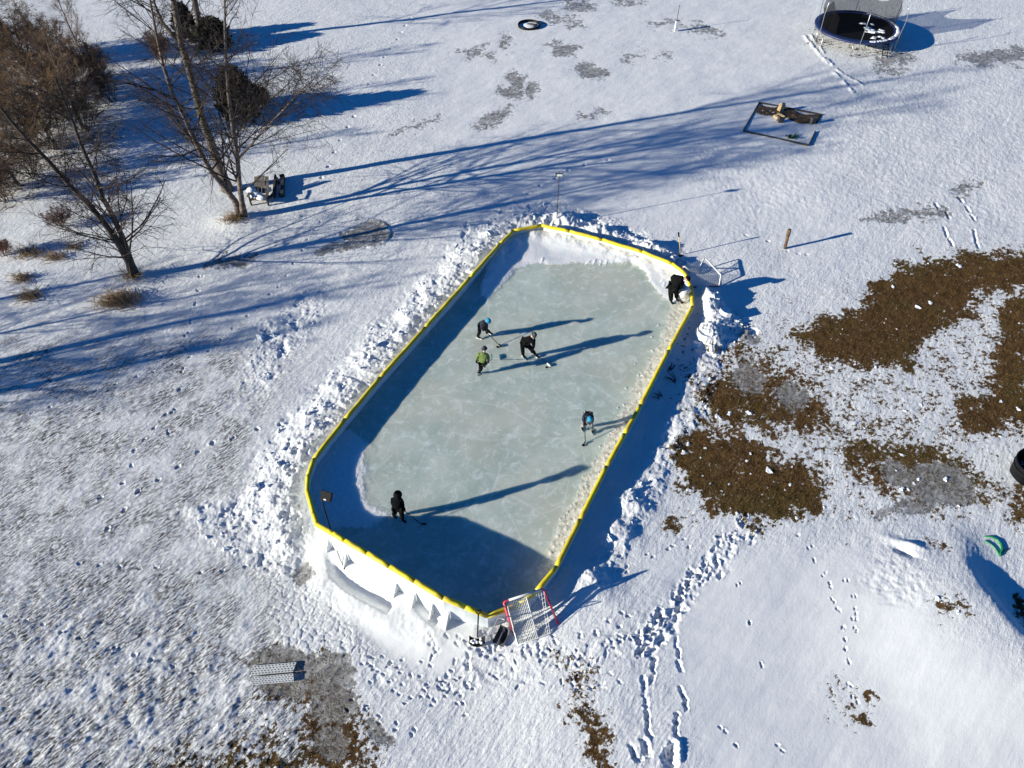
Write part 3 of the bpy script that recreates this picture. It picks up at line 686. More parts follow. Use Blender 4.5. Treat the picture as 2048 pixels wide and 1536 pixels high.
# ------------------------------------------------------------------ rink boards
boards = thing("rink_boards", (RC.x, RC.y, 0), "white rink boards topped with a yellow foam bumper, around the ice", "rink boards")
nrm = []
n = len(RP)
for i in range(n):
    d0 = (Vector((RP[i].x, RP[i].y)) - Vector((RP[i - 1].x, RP[i - 1].y))).normalized(); d1 = (Vector((RP[(i + 1) % n].x, RP[(i + 1) % n].y)) - Vector((RP[i].x, RP[i].y))).normalized()
    dd = (d0 + d1).normalized(); q = Vector((dd.y, -dd.x))
    if q.dot(Vector((RP[i].x - RC.x, RP[i].y - RC.y))) < 0: q = -q
    nrm.append(q)
for i in range(n):
    a, b = RP[i], RP[(i + 1) % n]; na, nb = nrm[i], nrm[(i + 1) % n]
    mb = MB(); K = 6
    vs = []
    for k in range(K + 1):
        t_ = k / K; p = a.lerp(b, t_); q = na.lerp(nb, t_).normalized()
        w = 0.012 * math.sin(k * 2.4 + i * 1.7)
        for off, z in ((.015, p.z - .03), (.035 + w, -.45), (-.012, p.z - .03), (-.03 + w * .6, -.2)):
            vs.append((p.x + q.x * off, p.y + q.y * off, z))
    fs = []
    for k in range(K):
        o = 4 * k
        fs += [(o, o + 1, o + 5, o + 4), (o + 2, o + 6, o + 7, o + 3), (o, o + 4, o + 6, o + 2)]
    mb.add(vs, fs); mb.build("board_panel", M['liner'], boards)
    mb = MB(); L = (b - a).length; K = max(3, int(L / .25)); pts = []; rd = []
    for k in range(K + 1):
        t_ = .002 + (1 - .004) * k / K; p = a.lerp(b, t_)
        p = p + Vector((0, 0, .012 * math.sin(i * 2.1 + k * 1.3) * math.sin(math.pi * k / K) - .02)); pts.append(p); rd.append(.084 + .005 * math.sin(i + k * 2.2) * math.sin(math.pi * k / K))
    rd[0] *= .97; rd[-1] *= .97
    mb.tube(pts, rd, 12); mb.build("bumper_cap", M['yellow'], boards)
for px, py, w in [(685, 1079, .36), (788, 1138, .34), (827, 1160, .34), (862, 1181, .34), (895, 1199, .44), (646, 1056, .30)]:
    # foot of the wall: nearest rail segment
    p = at(px, py, 1.15); best = None
    for i in range(n):
        a, b = RP[i], RP[(i + 1) % n]; e = (b - a); e.z = 0; tt = max(0, min(1, (p - a).xy.dot(e.xy) / e.xy.length_squared)); q = a.lerp(b, tt)
        dd = (q.xy - p.xy).length
        if best is None or dd < best[0]: best = (dd, q, nrm[i].lerp(nrm[(i + 1) % n], tt).normalized(), e.xy.normalized())
    _, q, nn_, ee = best
    o_ = Vector((q.x, q.y, 0)); nn3 = Vector((nn_.x, nn_.y, 0)); ee3 = Vector((ee.x, ee.y, 0))
    g0 = gz(q.x + nn_.x * w, q.y + nn_.y * w) - .06
    poly = [o_ + nn3 * .05 + Vector((0, 0, g0 + .62)), o_ + nn3 * .09 + Vector((0, 0, g0 + .62)), o_ + nn3 * w + Vector((0, 0, g0 + .10)), o_ + nn3 * w + Vector((0, 0, g0)), o_ + nn3 * .05 + Vector((0, 0, g0))]
    MB().prism([v - ee3 * .02 for v in poly], 0, 0, ee3 * .04).build("bracket", M['white'], boards, False)

# ------------------------------------------------------------------ hockey goals
def net_panel(mb, a, b, c, d, nu, nv, r=.006, sag=0.0):
    a, b, c, d = map(Vector, (a, b, c, d))
    S = lambda u, v: (a.lerp(b, u)).lerp(d.lerp(c, u), v) - Vector((0, 0, sag * math.sin(math.pi * u) * math.sin(math.pi * v)))
    for i in range(nu + 1): mb.tube([S(i / nu, k / 5) for k in range(6)], r, 3, False)
    for j in range(nv + 1): mb.tube([S(k / 5, j / nv) for k in range(6)], r, 3, False)
gl0 = on(1022, 1279); gl1 = on(1116, 1250)
goal = thing("hockey_goal", ((gl0 + gl1) / 2), "red posted hockey goal with white net standing outside the low rink corner", "hockey goal")
TLp, TRp = at(1008, 1205, .92), at(1087, 1179, .92)           # top corners of the red front frame
BLp = on(1028, 1268, .0); BRp = on(1117, 1248, .0)
BLb = on(1036, 1290, .02); BRb = on(1100, 1268, .02)
TLb = TLp.lerp(TRp, .12) + (BLb - BLp) * .35; 
mb = MB().tube([TLp, TLp + (BLp - TLp) * .5, TLp + (BLp - TLp) * .78], [.04, .055, .085], 10); mb.build("post_padding", M['pink'], goal)
mb = MB().tube([TLp + (BLp - TLp) * .7, BLp], [.05, .035], 8); mb.build('post', M['red'], goal); MB().tube([TRp, TRp.lerp(BRp, .5), BRp], .032, 8).build('post', M['red'], goal)
mb = MB().tube([TLp, TLp.lerp(TRp, .03) + Vector((0, 0, .05)), TRp.lerp(TLp, .03) + Vector((0, 0, .05)), TRp], .03, 8); mb.build("crossbar", M['red'], goal); MB().tube([TLp.lerp(TRp, .12) + Vector((0, 0, .05)), TLp.lerp(TRp, .94) + Vector((0, 0, .05))], .036, 8).build("lacing", M['cord'], goal)
mid_t = TLp.lerp(TRp, .55) + Vector((0, 0, .02)); mid_b = BLb.lerp(BRb, .62)
MB().tube([mid_t, mid_t.lerp(mid_b, .5) - Vector((0, 0, .02)), mid_b], .022, 8).build("back_bar", M['white'], goal)
MB().tube([BLp, BLb, BLb.lerp(BRb, .5), mid_b, BRb, BRp], .025, 8).build("base_frame", M['white'], goal)
mb = MB(); net_panel(mb, TLp.lerp(TRp, .06), mid_t, mid_b, BLb, 12, 14, .0135, .06); net_panel(mb, mid_t, TRp, BRb, mid_b, 7, 11, .008, .22)
net_panel(mb, TLp, TLp.lerp(TRp, .06), BLb, BLp, 3, 20, .0045, .02); mb.build("netting", M['cord'], goal)

N1, Na, N2 = on(1362, 549, .42), at(1370, 533, .85), on(1386, 562, .40)
F1, Fa, Fb, F2 = on(1397, 541, .05), at(1409, 515, .55), at(1442, 550, .35), on(1438, 573, .03)
goal2 = thing("hockey_goal", ((F1 + F2) / 2), "white tubular hockey goal lying tipped over behind the far boards", "hockey goal")
MB().tube([N1, Na, Na.lerp(N2, .1), N2], .03, 8).build("side_hoop", M['white'], goal2)
MB().tube([F1, Fa, Fa.lerp(Fb, .08), Fb, F2], .035, 8).build("side_hoop", M['white'], goal2)
MB().tube([N1 - Vector((0, 0, .02)), on(1378, 544, .06), F1], .028, 8).build("base_bar", M['steel'], goal2)
MB().tube([on(1386, 576, .05), F2], .03, 8).build("crossbar", M['red'], goal2)
MB().tube([N1 + Vector((-.05, -.03, -.02)), N1 + Vector((.04, .03, .05))], .045, 8).build("end_cap", M['orange'], goal2)
mb = MB(); net_panel(mb, on(1386, 576, .05), F2, Fb, N2, 12, 10, .006, -.05); net_panel(mb, N2, Fb, Fa, Na, 12, 10, .005, .25); mb.build("netting", M['cord'], goal2)

# ------------------------------------------------------------------ lamps and poles
lb = on(672, 1096); lt = at(642.5, 996, 2.35)
lamp = thing("flood_lamp", lb, "black flood lamp on a thin pole clamped to the low rink corner", "flood lamp")
MB().tube([lb, lb.lerp(lt, .5), lt], [.025, .022, .02], 8).build("pole", M['blackp'], lamp)
hd = lt + Vector((.16, .02, .07)); q = Matrix.Rotation(R(-18), 3, 'Z') @ Matrix.Rotation(R(-42), 3, 'X')
MB().box(hd, (.34, .08, .30), q.to_quaternion()).build("lamp_head", M['blackp'], lamp, False)
mb = MB()
for k in range(6): mb.box(hd + q @ Vector((-.16 + .064 * k, .07, 0)), (.012, .05, .26), q.to_quaternion())
mb.build("cooling_fins", M['blackp'], lamp, False)
MB().box(hd + q @ Vector((.0, -.046, -.10)), (.08, .012, .04), q.to_quaternion()).build("label_plate", M['white'], lamp, False)
mb = MB(); cl = lb.lerp(lt, .22); mb.box(cl, (.10, .10, .12)); mb.tube([cl + Vector((-.12, 0, .05)), cl + Vector((.1, 0, -.1))], .018, 6); mb.tube([cl, cl + Vector((.05, -.12, -.25)), on(680, 1118, .05), on(690, 1140, .03)], .012, 5)
mb.build("clamp", M['blackp'], lamp, False)
pb = on(1113, 449, -.1); pt = at(1113, 343, 3.0)
pt = Vector((pb.x, pb.y, aty(1113, 343, pb.y).z))
pole = thing("pole_lamp", pb, "thin dark pole with a small white lamp on top, behind the far boards", "lamp")
MB().tube([pb, pt], [.022, .018], 8).build("pole", M['darkw'], pole)
lc = pt - Vector((0, 0, .18))
MB().box(lc, (.30, .12, .10)).build("lamp_head", M['white'], pole, False)
mb = MB(); mb.tube([lc + Vector((-.17, 0, .08)), lc + Vector((.17, 0, .08))], .018, 6); mb.tube([lc + Vector((-.17, -.07, -.06)), lc + Vector((.17, -.07, -.06))], .012, 6); mb.box(lc + Vector((-.16, 0, 0)), (.02, .14, .13)); mb.box(lc + Vector((.16, 0, 0)), (.02, .14, .13)); mb.build("lamp_bracket", M['blackp'], pole, False)

wp = on(1570, 497, -.2); wt = aty(1579, 459, wp.y)
post = thing("wooden_post", wp, "short weathered wooden post leaning in open snow right of the rink", "post")
MB().tube([wp, wp.lerp(wt, .5), wt.lerp(wp, .28)], [.075, .072, .070], 10).build("post_shaft", M['wood'], post)
MB().tube([wt.lerp(wp, .28), wt.lerp(wp, .2), wt], [.088, .092, .086], 10).build("post_top", M['wood'], post)

sb = on(1352, 62, -.05)
ub = thing("utility_marker", sb, "small white box on a thin stake near the trampoline", "marker")
MB().box(sb + Vector((0, 0, .38)), (.26, .16, .76), Matrix.Rotation(R(12), 3, 'Z').to_quaternion()).build("box", M['white'], ub, False)
MB().box(sb + Vector((0, 0, .775)), (.29, .19, .03), Matrix.Rotation(R(12), 3, 'Z').to_quaternion()).build("lid", M['steel'], ub, False)
MB().tube([sb + Vector((-.02, .14, 0)), sb + Vector((-.02, .14, 1.75))], .02, 6).build("stake", M['darkw'], ub)

# ------------------------------------------------------------------ trampoline
tz = .9
tl, trt = at(1637, 52, tz), at(1806, 60, tz); tcen = (at(1700, 14, tz) + at(1722, 87, tz)) / 2; tcen = (tcen + (tl + trt) / 2) / 2
trad = (trt - tl).length / 2
tramp = thing("trampoline", (tcen.x, tcen.y, 0), "round black trampoline with blue edge pad and net enclosure", "trampoline")
gzt = gz(tcen.x, tcen.y)
mb = MB().lathe((tcen.x, tcen.y, tz), [(trad * .84, .0), (trad * .86, .035), (trad * .99, .03), (trad * 1.02, 0), (trad * 1.01, -.10), (trad * .98, -.1)], 48); mb.build("edge_pad", M['blue'], tramp)
mb = MB(); k = 48; vs = [(tcen.x, tcen.y, tz - .06)] + [(tcen.x + trad * .85 * math.cos(6.2832 * i / k), tcen.y + trad * .85 * math.sin(6.2832 * i / k), tz) for i in range(k)]
mb.add(vs, [(0, i + 1, (i + 1) % k + 1) for i in range(k)]); mb.build("jumping_mat", M['black'], tramp)
mb = MB().ring((tcen.x, tcen.y, tz - .06), trad * .99, .035, 40); mb.build("rim", M['steel'], tramp)
for i in range(6):
    a0 = 2 * math.pi * (i + .25) / 6
    pa = Vector((tcen.x + trad * math.cos(a0 - .13), tcen.y + trad * math.sin(a0 - .13), tz - .08)); pc = Vector((tcen.x + trad * math.cos(a0 + .13), tcen.y + trad * math.sin(a0 + .13), tz - .08))
    fa = Vector((pa.x, pa.y, gzt - .02)); fc = Vector((pc.x, pc.y, gzt - .02))
    MB().tube([pa, fa, fc, pc], .028, 7).build("leg", M['steel'], tramp)
tops = []
for i in range(6):
    a0 = 2 * math.pi * (i + .25) / 6
    d2 = Vector((math.cos(a0), math.sin(a0), 0)); p0 = Vector((tcen.x, tcen.y, gzt)) + d2 * trad * 1.03
    pts = [p0, p0 + Vector((0, 0, 1.0)), p0 + Vector((0, 0, 2.0)) + d2 * .06, p0 + Vector((0, 0, 2.7)) + d2 * .0, p0 + Vector((0, 0, 2.95)) - d2 * .22]
    MB().tube(pts, .024, 7).build("enclosure_pole", M['steel'], tramp)
netm, nt, bb = new_mat("fine_black_mesh"); bb.inputs["Base Color"].default_value = (.006, .006, .007, 1); bb.inputs["Roughness"].default_value = .9; bb.inputs["Specular IOR Level"].default_value = .05; bb.inputs["Alpha"].default_value = .62
mb = MB(); na = 80; a0n, a1n = R(-5), R(215)
vs = []
for i in range(na + 1):
    an = a0n + (a1n - a0n) * i / na; ph = (an / (2 * math.pi) * 6 - .25) % 1; sag = math.sin(math.pi * ph) ** 1 * .9
    topz = tz + 1.9 - sag
    for k in range(7):
        t_ = k / 6; rr = trad * (.86 + .05 * t_) - .05 * math.sin(math.pi * ph) * math.sin(math.pi * t_); vs.append((tcen.x + rr * math.cos(an), tcen.y + rr * math.sin(an), tz + (topz - tz) * t_))
mb.add(vs, [(i * 7 + k, (i + 1) * 7 + k, (i + 1) * 7 + k + 1, i * 7 + k + 1) for i in range(na) for k in range(6)]); mb.build("safety_net", netm, tramp)
lad = on(1769, 116); lad.z -= .03; ld2 = Vector((lad.x - .02, lad.y + .55, tz - .02))
mb = MB()
for s in (-.17, .17): mb.beam(lad + Vector((s, 0, 0)), ld2 + Vector((s, 0, 0)), .04, .03)
for k in range(3): mb.box(lad.lerp(ld2, .18 + .3 * k), (.34, .12, .03))
mb.build("ladder", M['blackp'], tramp, False)
mb = MB(); gg = random.Random(5)
for _ in range(13):
    an = gg.uniform(-1.2, .2); rr = trad * gg.uniform(.1, .75)
    lump(mb, (tcen.x + trad * .28 + gg.gauss(0, .36), tcen.y - trad * .25 + gg.gauss(0, .5), tz - .03), gg.uniform(.10, .30), .16, gg.random(), (5, 9), .9)
for _ in range(150):
    an = gg.uniform(-1.6, 1.0); lump(mb, (tcen.x + trad * .93 * math.cos(an), tcen.y + trad * .93 * math.sin(an), tz + .03), gg.uniform(.08, .16), .25, gg.random(), (4, 6))
setp(mb.build("snow_dusting", M['clod'], tramp), kind="stuff")

# ------------------------------------------------------------------ sandbox bed with split wood
c4 = [on(1518, 206), on(1645, 231), on(1617, 292), on(1486, 263)]
bed = thing("garden_bed", sum(c4, Vector()) / 4, "low timber framed bed filled with snow and a strip of bare soil", "garden bed")
for i, (a_, b_) in enumerate([(0, 1), (3, 0), (2, 3)]):
    MB().beam(c4[a_], c4[b_], .05, .17).build("frame_board", M['darkw'], bed, False)
MB().beam(c4[2], c4[2].lerp(c4[1], .45), .05, .17).build("frame_board", M['darkw'], bed, False)
def bedp(u, v): return c4[0].lerp(c4[1], u).lerp(c4[3].lerp(c4[2], u), v)
gb = np.random.default_rng(4); nu, nv = 60, 16
uu, vv = np.meshgrid(np.linspace(.01, .99, nu), np.linspace(.03, .36, nv))
vs = []
hh = .05 + .05 * fbm(uu * 14, vv * 20, 301, 4)
for j in range(nv):
    for i in range(nu):
        p = bedp(uu[j, i], vv[j, i] + .05 * math.sin(uu[j, i] * 11)); e = min(j, nv - 1 - j, i, nu - 1 - i)
        vs.append((p.x, p.y, p.z + (hh[j, i] if e > 0 else -.08)))
MB().add(vs, [(j * nu + i, j * nu + i + 1, (j + 1) * nu + i + 1, (j + 1) * nu + i) for j in range(nv - 1) for i in range(nu - 1)]).build("soil", M['soil'], bed)
for (px, py, sx, sy, sz, rot, m, lab) in [(1561, 222, .30, .26, .50, 25, 'palew', "pale split log standing upright in the timber framed bed"), (1561, 233, .50, .22, .14, -30, 'palew', "whitish split log lying below the upright one in the bed"), (1553, 237, .42, .20, .14, -45, 'palew', "tan split log at the left of the wood pile in the bed"), (1560, 244, .34, .30, .3, 10, 'greyw', "brown stump end in front of the split logs in the bed")]:
    p = on(px, py); q = (Matrix.Rotation(R(rot), 3, 'Z') @ Matrix.Rotation(R(12), 3, 'Y')).to_quaternion()
    o = MB()
    prof = [(-sy / 2, -sz / 2), (sy / 2, -sz / 2), (sy / 2 * .8, sz / 2 * .7), (0, sz / 2), (-sy / 2 * .9, sz / 2 * .5)]
    vs = [q @ Vector((x, y_, z_)) + p + Vector((0, 0, sz / 2 + .02)) for x in (-sx / 2, sx / 2) for y_, z_ in prof]
    o.add(vs, [(0, 1, 2, 3, 4)[::-1], (5, 6, 7, 8, 9)] + [(i, (i + 1) % 5, (i + 1) % 5 + 5, i + 5) for i in range(5)])
    setp(o.build("firewood_log", M[m], None, False), lab, "firewood", "split logs in the garden bed")
p = on(1624, 247); o = MB().box(p + Vector((0, 0, .18)), (.28, .22, .36), Matrix.Rotation(R(20), 3, 'Z').to_quaternion()); o.box(p + Vector((0, 0, .375)), (.32, .26, .03), Matrix.Rotation(R(20), 3, 'Z').to_quaternion())
setp(o.build("wooden_crate", M['greyw'], None, False), "small dark wooden crate at the right end of the timber framed bed", "crate")
p = on(1583, 275); o = MB(); gg = random.Random(8)
for k in range(60):
    an = gg.uniform(0, 6.28); L = gg.uniform(.12, .3); d2 = Vector((math.cos(an), math.sin(an), gg.uniform(.2, 1.0))).normalized(); b0 = p + Vector((gg.gauss(0, .16), gg.gauss(0, .08), 0)); s = d2.cross(Vector((0, 0, 1))).normalized() * .05
    o.add([b0, b0 + d2 * L * .5 + s, b0 + d2 * L, b0 + d2 * L * .5 - s], [(0, 1, 2, 3)])
setp(o.build("leafy_plant", M['plant']), "dark green leafy plant poking through snow in the timber framed bed", "plant")

# ------------------------------------------------------------------ fire ring
fl, fr_ = on(1036, 52), on(1080, 52); fc = (fl + fr_) / 2; frd = (fr_ - fl).length / 2
fire = thing("fire_ring", fc, "dark metal fire ring filled with snow at the top of the yard", "fire ring")
MB().lathe((fc.x, fc.y, fc.z - .1), [(frd * .93, .0), (frd * .93, .25), (frd, .27), (frd * 1.02, .24), (frd * 1.0, 0)], 40).build("ring_wall", M['blackp'], fire)
MB().lathe((fc.x, fc.y, fc.z), [(0.001, .09), (frd * .4, .08), (frd * .62, .03), (frd * .75, -.06), (frd * .93, -.09)], 24).build("snow_fill", M['clod'], fire)
mb = MB(); mb.tube([fc + Vector((.1, -.1, .14)), fc + Vector((frd * 1.5, -.12, .22))], .03, 6); mb.tube([fc + Vector((-.1, .1, .12)), fc + Vector((frd * .7, -.3, .20))], .05, 6); mb.build("charred_log", M['darkw'], fire)

# ------------------------------------------------------------------ white perforated table top, half sunk
dk = thing("perforated_table", on(548, 1350), "white perforated table top of two panels lying on ice near the photo's bottom", "table")
for q4 in ([(503, 1334), (594, 1326.5), (587, 1345), (502.5, 1351.5)], [(505.5, 1356), (587.5, 1349), (589, 1364.5), (505, 1371)]):
    p4 = [on(*c_) for c_ in q4]; zt = max(p.z for p in p4) + .07; p4 = [Vector((p.x, p.y, zt)) for p in p4]
    S = lambda u, v: p4[0].lerp(p4[1], u).lerp(p4[3].lerp(p4[2], u), v)
    mb = MB(); nu, nv = 13, 4
    for i in range(nu):
        for j in range(nv):
            off = .5 / nu * (j % 2) * .9
            u0, u1, v0, v1 = i / nu, (i + 1) / nu, j / nv, (j + 1) / nv
            h = .34; uc = (u0 + u1) / 2; vc = (v0 + v1) / 2; du = (u1 - u0) / 2 * h * 1.5; dv = (v1 - v0) / 2 * h * 1.5; sh = (.18 if j % 2 else -.18) / nu
            O = [S(u0, v0), S(u1, v0), S(u1, v1), S(u0, v1)]; I = [S(uc + sh - du, vc - dv), S(uc + sh + du, vc - dv), S(uc + sh + du, vc + dv), S(uc + sh - du, vc + dv)]
            D = [v_ - Vector((0, 0, .03)) for v_ in I]
            mb.add(O + I + D, [(k, k + 4, (k + 1) % 4 + 4, (k + 1) % 4) for k in range(4)] + [(k + 4, k + 8, (k + 1) % 4 + 8, (k + 1) % 4 + 4) for k in range(4)])
    bo = [S(0, 0), S(1, 0), S(1, 1), S(0, 1)]; bl = [v_ - Vector((0, 0, .05)) for v_ in bo]
    mb.add(bo + bl, [(k, (k + 1) % 4, (k + 1) % 4 + 4, k + 4) for k in range(4)]); mb.build("panel", M['white'], dk, False)
    MB().add([v_ - Vector((0, 0, .052)) for v_ in bo], [(0, 1, 2, 3)]).build("hole_shade_sheet", M['blackp'], dk, False)  # black sheet below the panel, painted stand-in for shade in the holes

# ------------------------------------------------------------------ black barrel at the right edge
bp = on(2057, 950)
bar = thing("tub", bp, "black open topped plastic tub standing at the right edge of the yard", "tub")
MB().lathe((bp.x, bp.y, bp.z - .05), [(.60, 0), (.64, .3), (.68, .64), (.71, .68), (.71, .72), (.66, .72), (.63, .4), (.58, .06), (.001, .05)], 40).build("tub_body", M['blackp'], bar)
MB().ring((bp.x, bp.y, bp.z + .42), .665, .02, 40).build("hoop", M['blackp'], bar)

# ------------------------------------------------------------------ green hose half buried
mb = MB()
def hosep(L, dz=.05): return [on(px, py, dz) for px, py in L]
mb.tube(hosep([(1967, 1074), (1982, 1074), (1994, 1080), (2002, 1090), (2004, 1099), (2000, 1108), (1999, 1112)], .03), [.015, .03, .04, .045, .045, .035, .02], 8)
mb.tube(hosep([(1969, 1082), (1982, 1089), (1991, 1098), (1996, 1106), (1998, 1113)], .02), .022, 8); mb.tube(hosep([(1999, 1111), (2006, 1105), (2016, 1098)], .02), .018, 8)
setp(mb.build("garden_hose", M['hose']), "bright green hose looping out of the snow at the right", "hose")

# ------------------------------------------------------------------ shovels and scoop
s0 = on(1363, 512, -.1); s1 = aty(1357, 465, s0.y)
shv = thing("snow_shovel", s0, "snow shovel with yellow shaft stuck upright in the far snowbank", "shovel")
MB().tube([s0, s1.lerp(s0, .12)], .025, 8).build("shaft", M['straw'], shv); MB().tube([s1.lerp(s0, .16), s1], [.035, .04], 8).build("grip", M['blackp'], shv)
MB().box(s0 + Vector((.02, 0, .02)), (.36, .06, .30), Matrix.Rotation(R(14), 3, 'X').to_quaternion()).build("blade", M['blackp'], shv, False)
s0 = on(955, 1276, .06); s1 = at(957, 1222, 1.0)
shv = thing("snow_shovel", s0, "black snow shovel with D handle standing beside the scoop", "shovel")
MB().tube([s0, s0.lerp(s1, .9)], .022, 8).build("shaft", M['blackp'], shv)
e = s0.lerp(s1, .88); rt = Vector((1, 0, 0)); upd = (s1 - s0).normalized()
MB().tube([e, e + rt * .07 + upd * .08, e + rt * .09 + upd * .17, e - rt * .09 + upd * .17, e - rt * .07 + upd * .08, e], .018, 6).build("handle", M['blackp'], shv)
mb = MB(); vs = []
for i in range(9):
    u = -.24 + .06 * i
    for j in range(5): v = j / 4; vs.append(s0 + Vector((u, -.08 - .20 * v + .05 * (abs(u) / .24) ** 2, .10 - .16 * v + .12 * (u / .24) ** 2)))
mb.add(vs, [(i * 5 + j, (i + 1) * 5 + j, (i + 1) * 5 + j + 1, i * 5 + j + 1) for i in range(8) for j in range(4)]); mb.build("blade", M['blackp'], shv)
mb = MB(); gg = random.Random(4)
for _ in range(9): lump(mb, s0 + Vector((gg.uniform(-.18, .18), gg.uniform(-.22, -.05), .09)), gg.uniform(.03, .07), .5, gg.random(), (4, 6))
mb.build("snow_load", M['clod'], shv)
c0 = on(996, 1292, .08); c1 = on(1010, 1262, .10)
sc = thing("snow_scoop", c0, "black push scoop with looped steel handle between the shovel and the goal", "snow scoop")
dv = (c1 - c0); L = dv.length; dv.normalize(); sv = Vector((dv.y, -dv.x, 0)).normalized()
mb = MB(); vs = []
prof = [(-.19, .12), (-.16, .02), (0, 0), (.16, .02), (.19, .12)]
for i in range(7):
    t_ = i / 6
    for s, z in prof: vs.append(c0 + dv * L * t_ + sv * s * (1 - .15 * t_) + Vector((0, 0, z * (.4 + .6 * t_) + .10 * max(0, t_ - .6))))
vs += [c0 + dv * L + sv * s * .8 + Vector((0, 0, z + .22)) for s, z in prof]
mb.add(vs, [(i * 5 + j, i * 5 + j + 1, (i + 1) * 5 + j + 1, (i + 1) * 5 + j) for i in range(7) for j in range(4)]); mb.build("scoop_tray", M['dgrey'], sc)
hb = [c0 + sv * -.22 + Vector((0, 0, .08)), c0.lerp(c1, .4) - sv * .30 + Vector((0, 0, .35)), c1 - sv * .22 + Vector((0, 0, .62)), at(1005, 1238, .92), at(1011, 1240, .92), c1 + sv * .15 + Vector((0, 0, .62)), c0.lerp(c1, .6) + sv * .22 + Vector((0, 0, .3))]
MB().tube(hb, .018, 7).build("loop_handle", M['steel'], sc)
MB().beam(c0 + Vector((0, 0, .06)) - sv * .02, c1 + Vector((0, 0, .10)) - sv * .02, .03, .06).build("centre_rib", M['steel'], sc, False)

# ------------------------------------------------------------------ wooden things by the birch
k0 = on(524, 402, -.05)
ch = thing("wooden_chair", k0, "weathered wooden lounge chair drifted over with snow beside the birch", "chair")
P0 = lambda x, y, z: k0 + Vector((x, y, z))
mb = MB()
for i in range(4): mb.beam(P0(-.28 + .19 * i, .25, .35), P0(-.28 + .19 * i, .85, 1.05 - .06 * abs(i - 1.5)), .17, .03)
mb.build("backrest", M['greyw'], ch, False)
mb = MB()
for i in range(4): mb.box(P0(0, -.38 + .17 * i, .40 - .04 * i), (.74, .15, .03))
mb.build("seat", M['wood'], ch, False)
for s in (-1, 1):
    MB().box(P0(.46 * s, -.05, .62), (.14, .85, .03)).build("armrest", M['greyw'], ch, False)
    MB().box(P0(.44 * s, -.40, .30), (.06, .10, .62)).build("leg", M['darkw'], ch, False)
    MB().beam(P0(.40 * s, -.4, .36), P0(.40 * s, .75, .02), .04, .12).build("leg", M['darkw'], ch, False)
mb = MB(); lump(mb, P0(-.25, -.05, .48), .30, .45, 3); lump(mb, P0(.10, -.25, .45), .26, .4, 8); lump(mb, P0(-.45, .15, .62), .26, .4, 9); lump(mb, P0(.3, .5, .4), .2, .6, 5); mb.build("snow_cap", M['clod'], ch)
f4 = [on(553, 358), on(568, 357), on(566, 395), on(549, 397)]
fm = thing("raised_bed", sum(f4, Vector()) / 4, "dark rectangular timber raised bed half sunk in snow right of the chair", "raised bed")
for a_, b_, w in ((0, 3, .10), (1, 2, .14)): MB().beam(f4[a_] + Vector((0, 0, .12)), f4[b_] + Vector((0, 0, .12)), w, .34).build("side_rail", M['darkw'], fm, False)
MB().beam(f4[2].lerp(f4[3], -.1) + Vector((0, .1, .05)), f4[2].lerp(f4[3], .5) + Vector((0, .1, .05)), .1, .25).build("end_rail", M['darkw'], fm, False)
MB().beam(f4[0].lerp(f4[1], .55) + Vector((0, -.02, .1)), f4[1] + Vector((0, -.02, .1)), .1, .3).build("end_rail", M['darkw'], fm, False)
MB().box(on(558, 368, .15), (.07, .07, .5)).build("corner_post", M['darkw'], fm, False)

# ------------------------------------------------------------------ people
def skin_obj(name, nodes, edges, m, parent, root=0, sub=2):
    base = root_loc(parent)
    me = bpy.data.meshes.new(name); me.from_pydata([tuple(Vector(p) - base) for p, r in nodes], edges, [])
    o = bpy.data.objects.new(name, me); COL.objects.link(o)
    md = o.modifiers.new("s", 'SKIN'); md.use_smooth_shade = True; md.branch_smoothing = .4
    sk = me.skin_vertices[0].data if len(me.skin_vertices) else None
    for i, (p, r) in enumerate(nodes):
        rr = r if hasattr(r, '__len__') else (r, r)
        sk[i].radius = rr; sk[i].use_root = (i == root)
    sd = o.modifiers.new("u", 'SUBSURF'); sd.levels = sub; sd.render_levels = sub
    dg = bpy.context.evaluated_depsgraph_get(); me2 = bpy.data.meshes.new_from_object(o.evaluated_get(dg))
    o.modifiers.clear(); o.data = me2; me2.name = name; me2.materials.clear(); me2.materials.append(m)
    me2.polygons.foreach_set("use_smooth", [True] * len(me2.polygons))
    if parent is not None: o.parent = parent
    return o
def ball(mb, c, r, ax=(1, 1, 1), n=(8, 12), q=None, cut=None):
    c = Vector(c); nu, nv = n; vs = []; fs = []
    for i in range(nu + 1):
        th = math.pi * i / nu
        for k in range(nv):
            a_ = 2 * math.pi * k / nv; v = Vector((r * ax[0] * math.sin(th) * math.cos(a_), r * ax[1] * math.sin(th) * math.sin(a_), r * ax[2] * math.cos(th)))
            if cut is not None and v.z < cut * r: v.z = cut * r
            vs.append(c + (q @ v if q is not None else v))
    for i in range(nu):
        for k in range(nv): fs.append((i * nv + k, (i + 1) * nv + k, (i + 1) * nv + (k + 1) % nv, i * nv + (k + 1) % nv))
    mb.add(vs, fs)
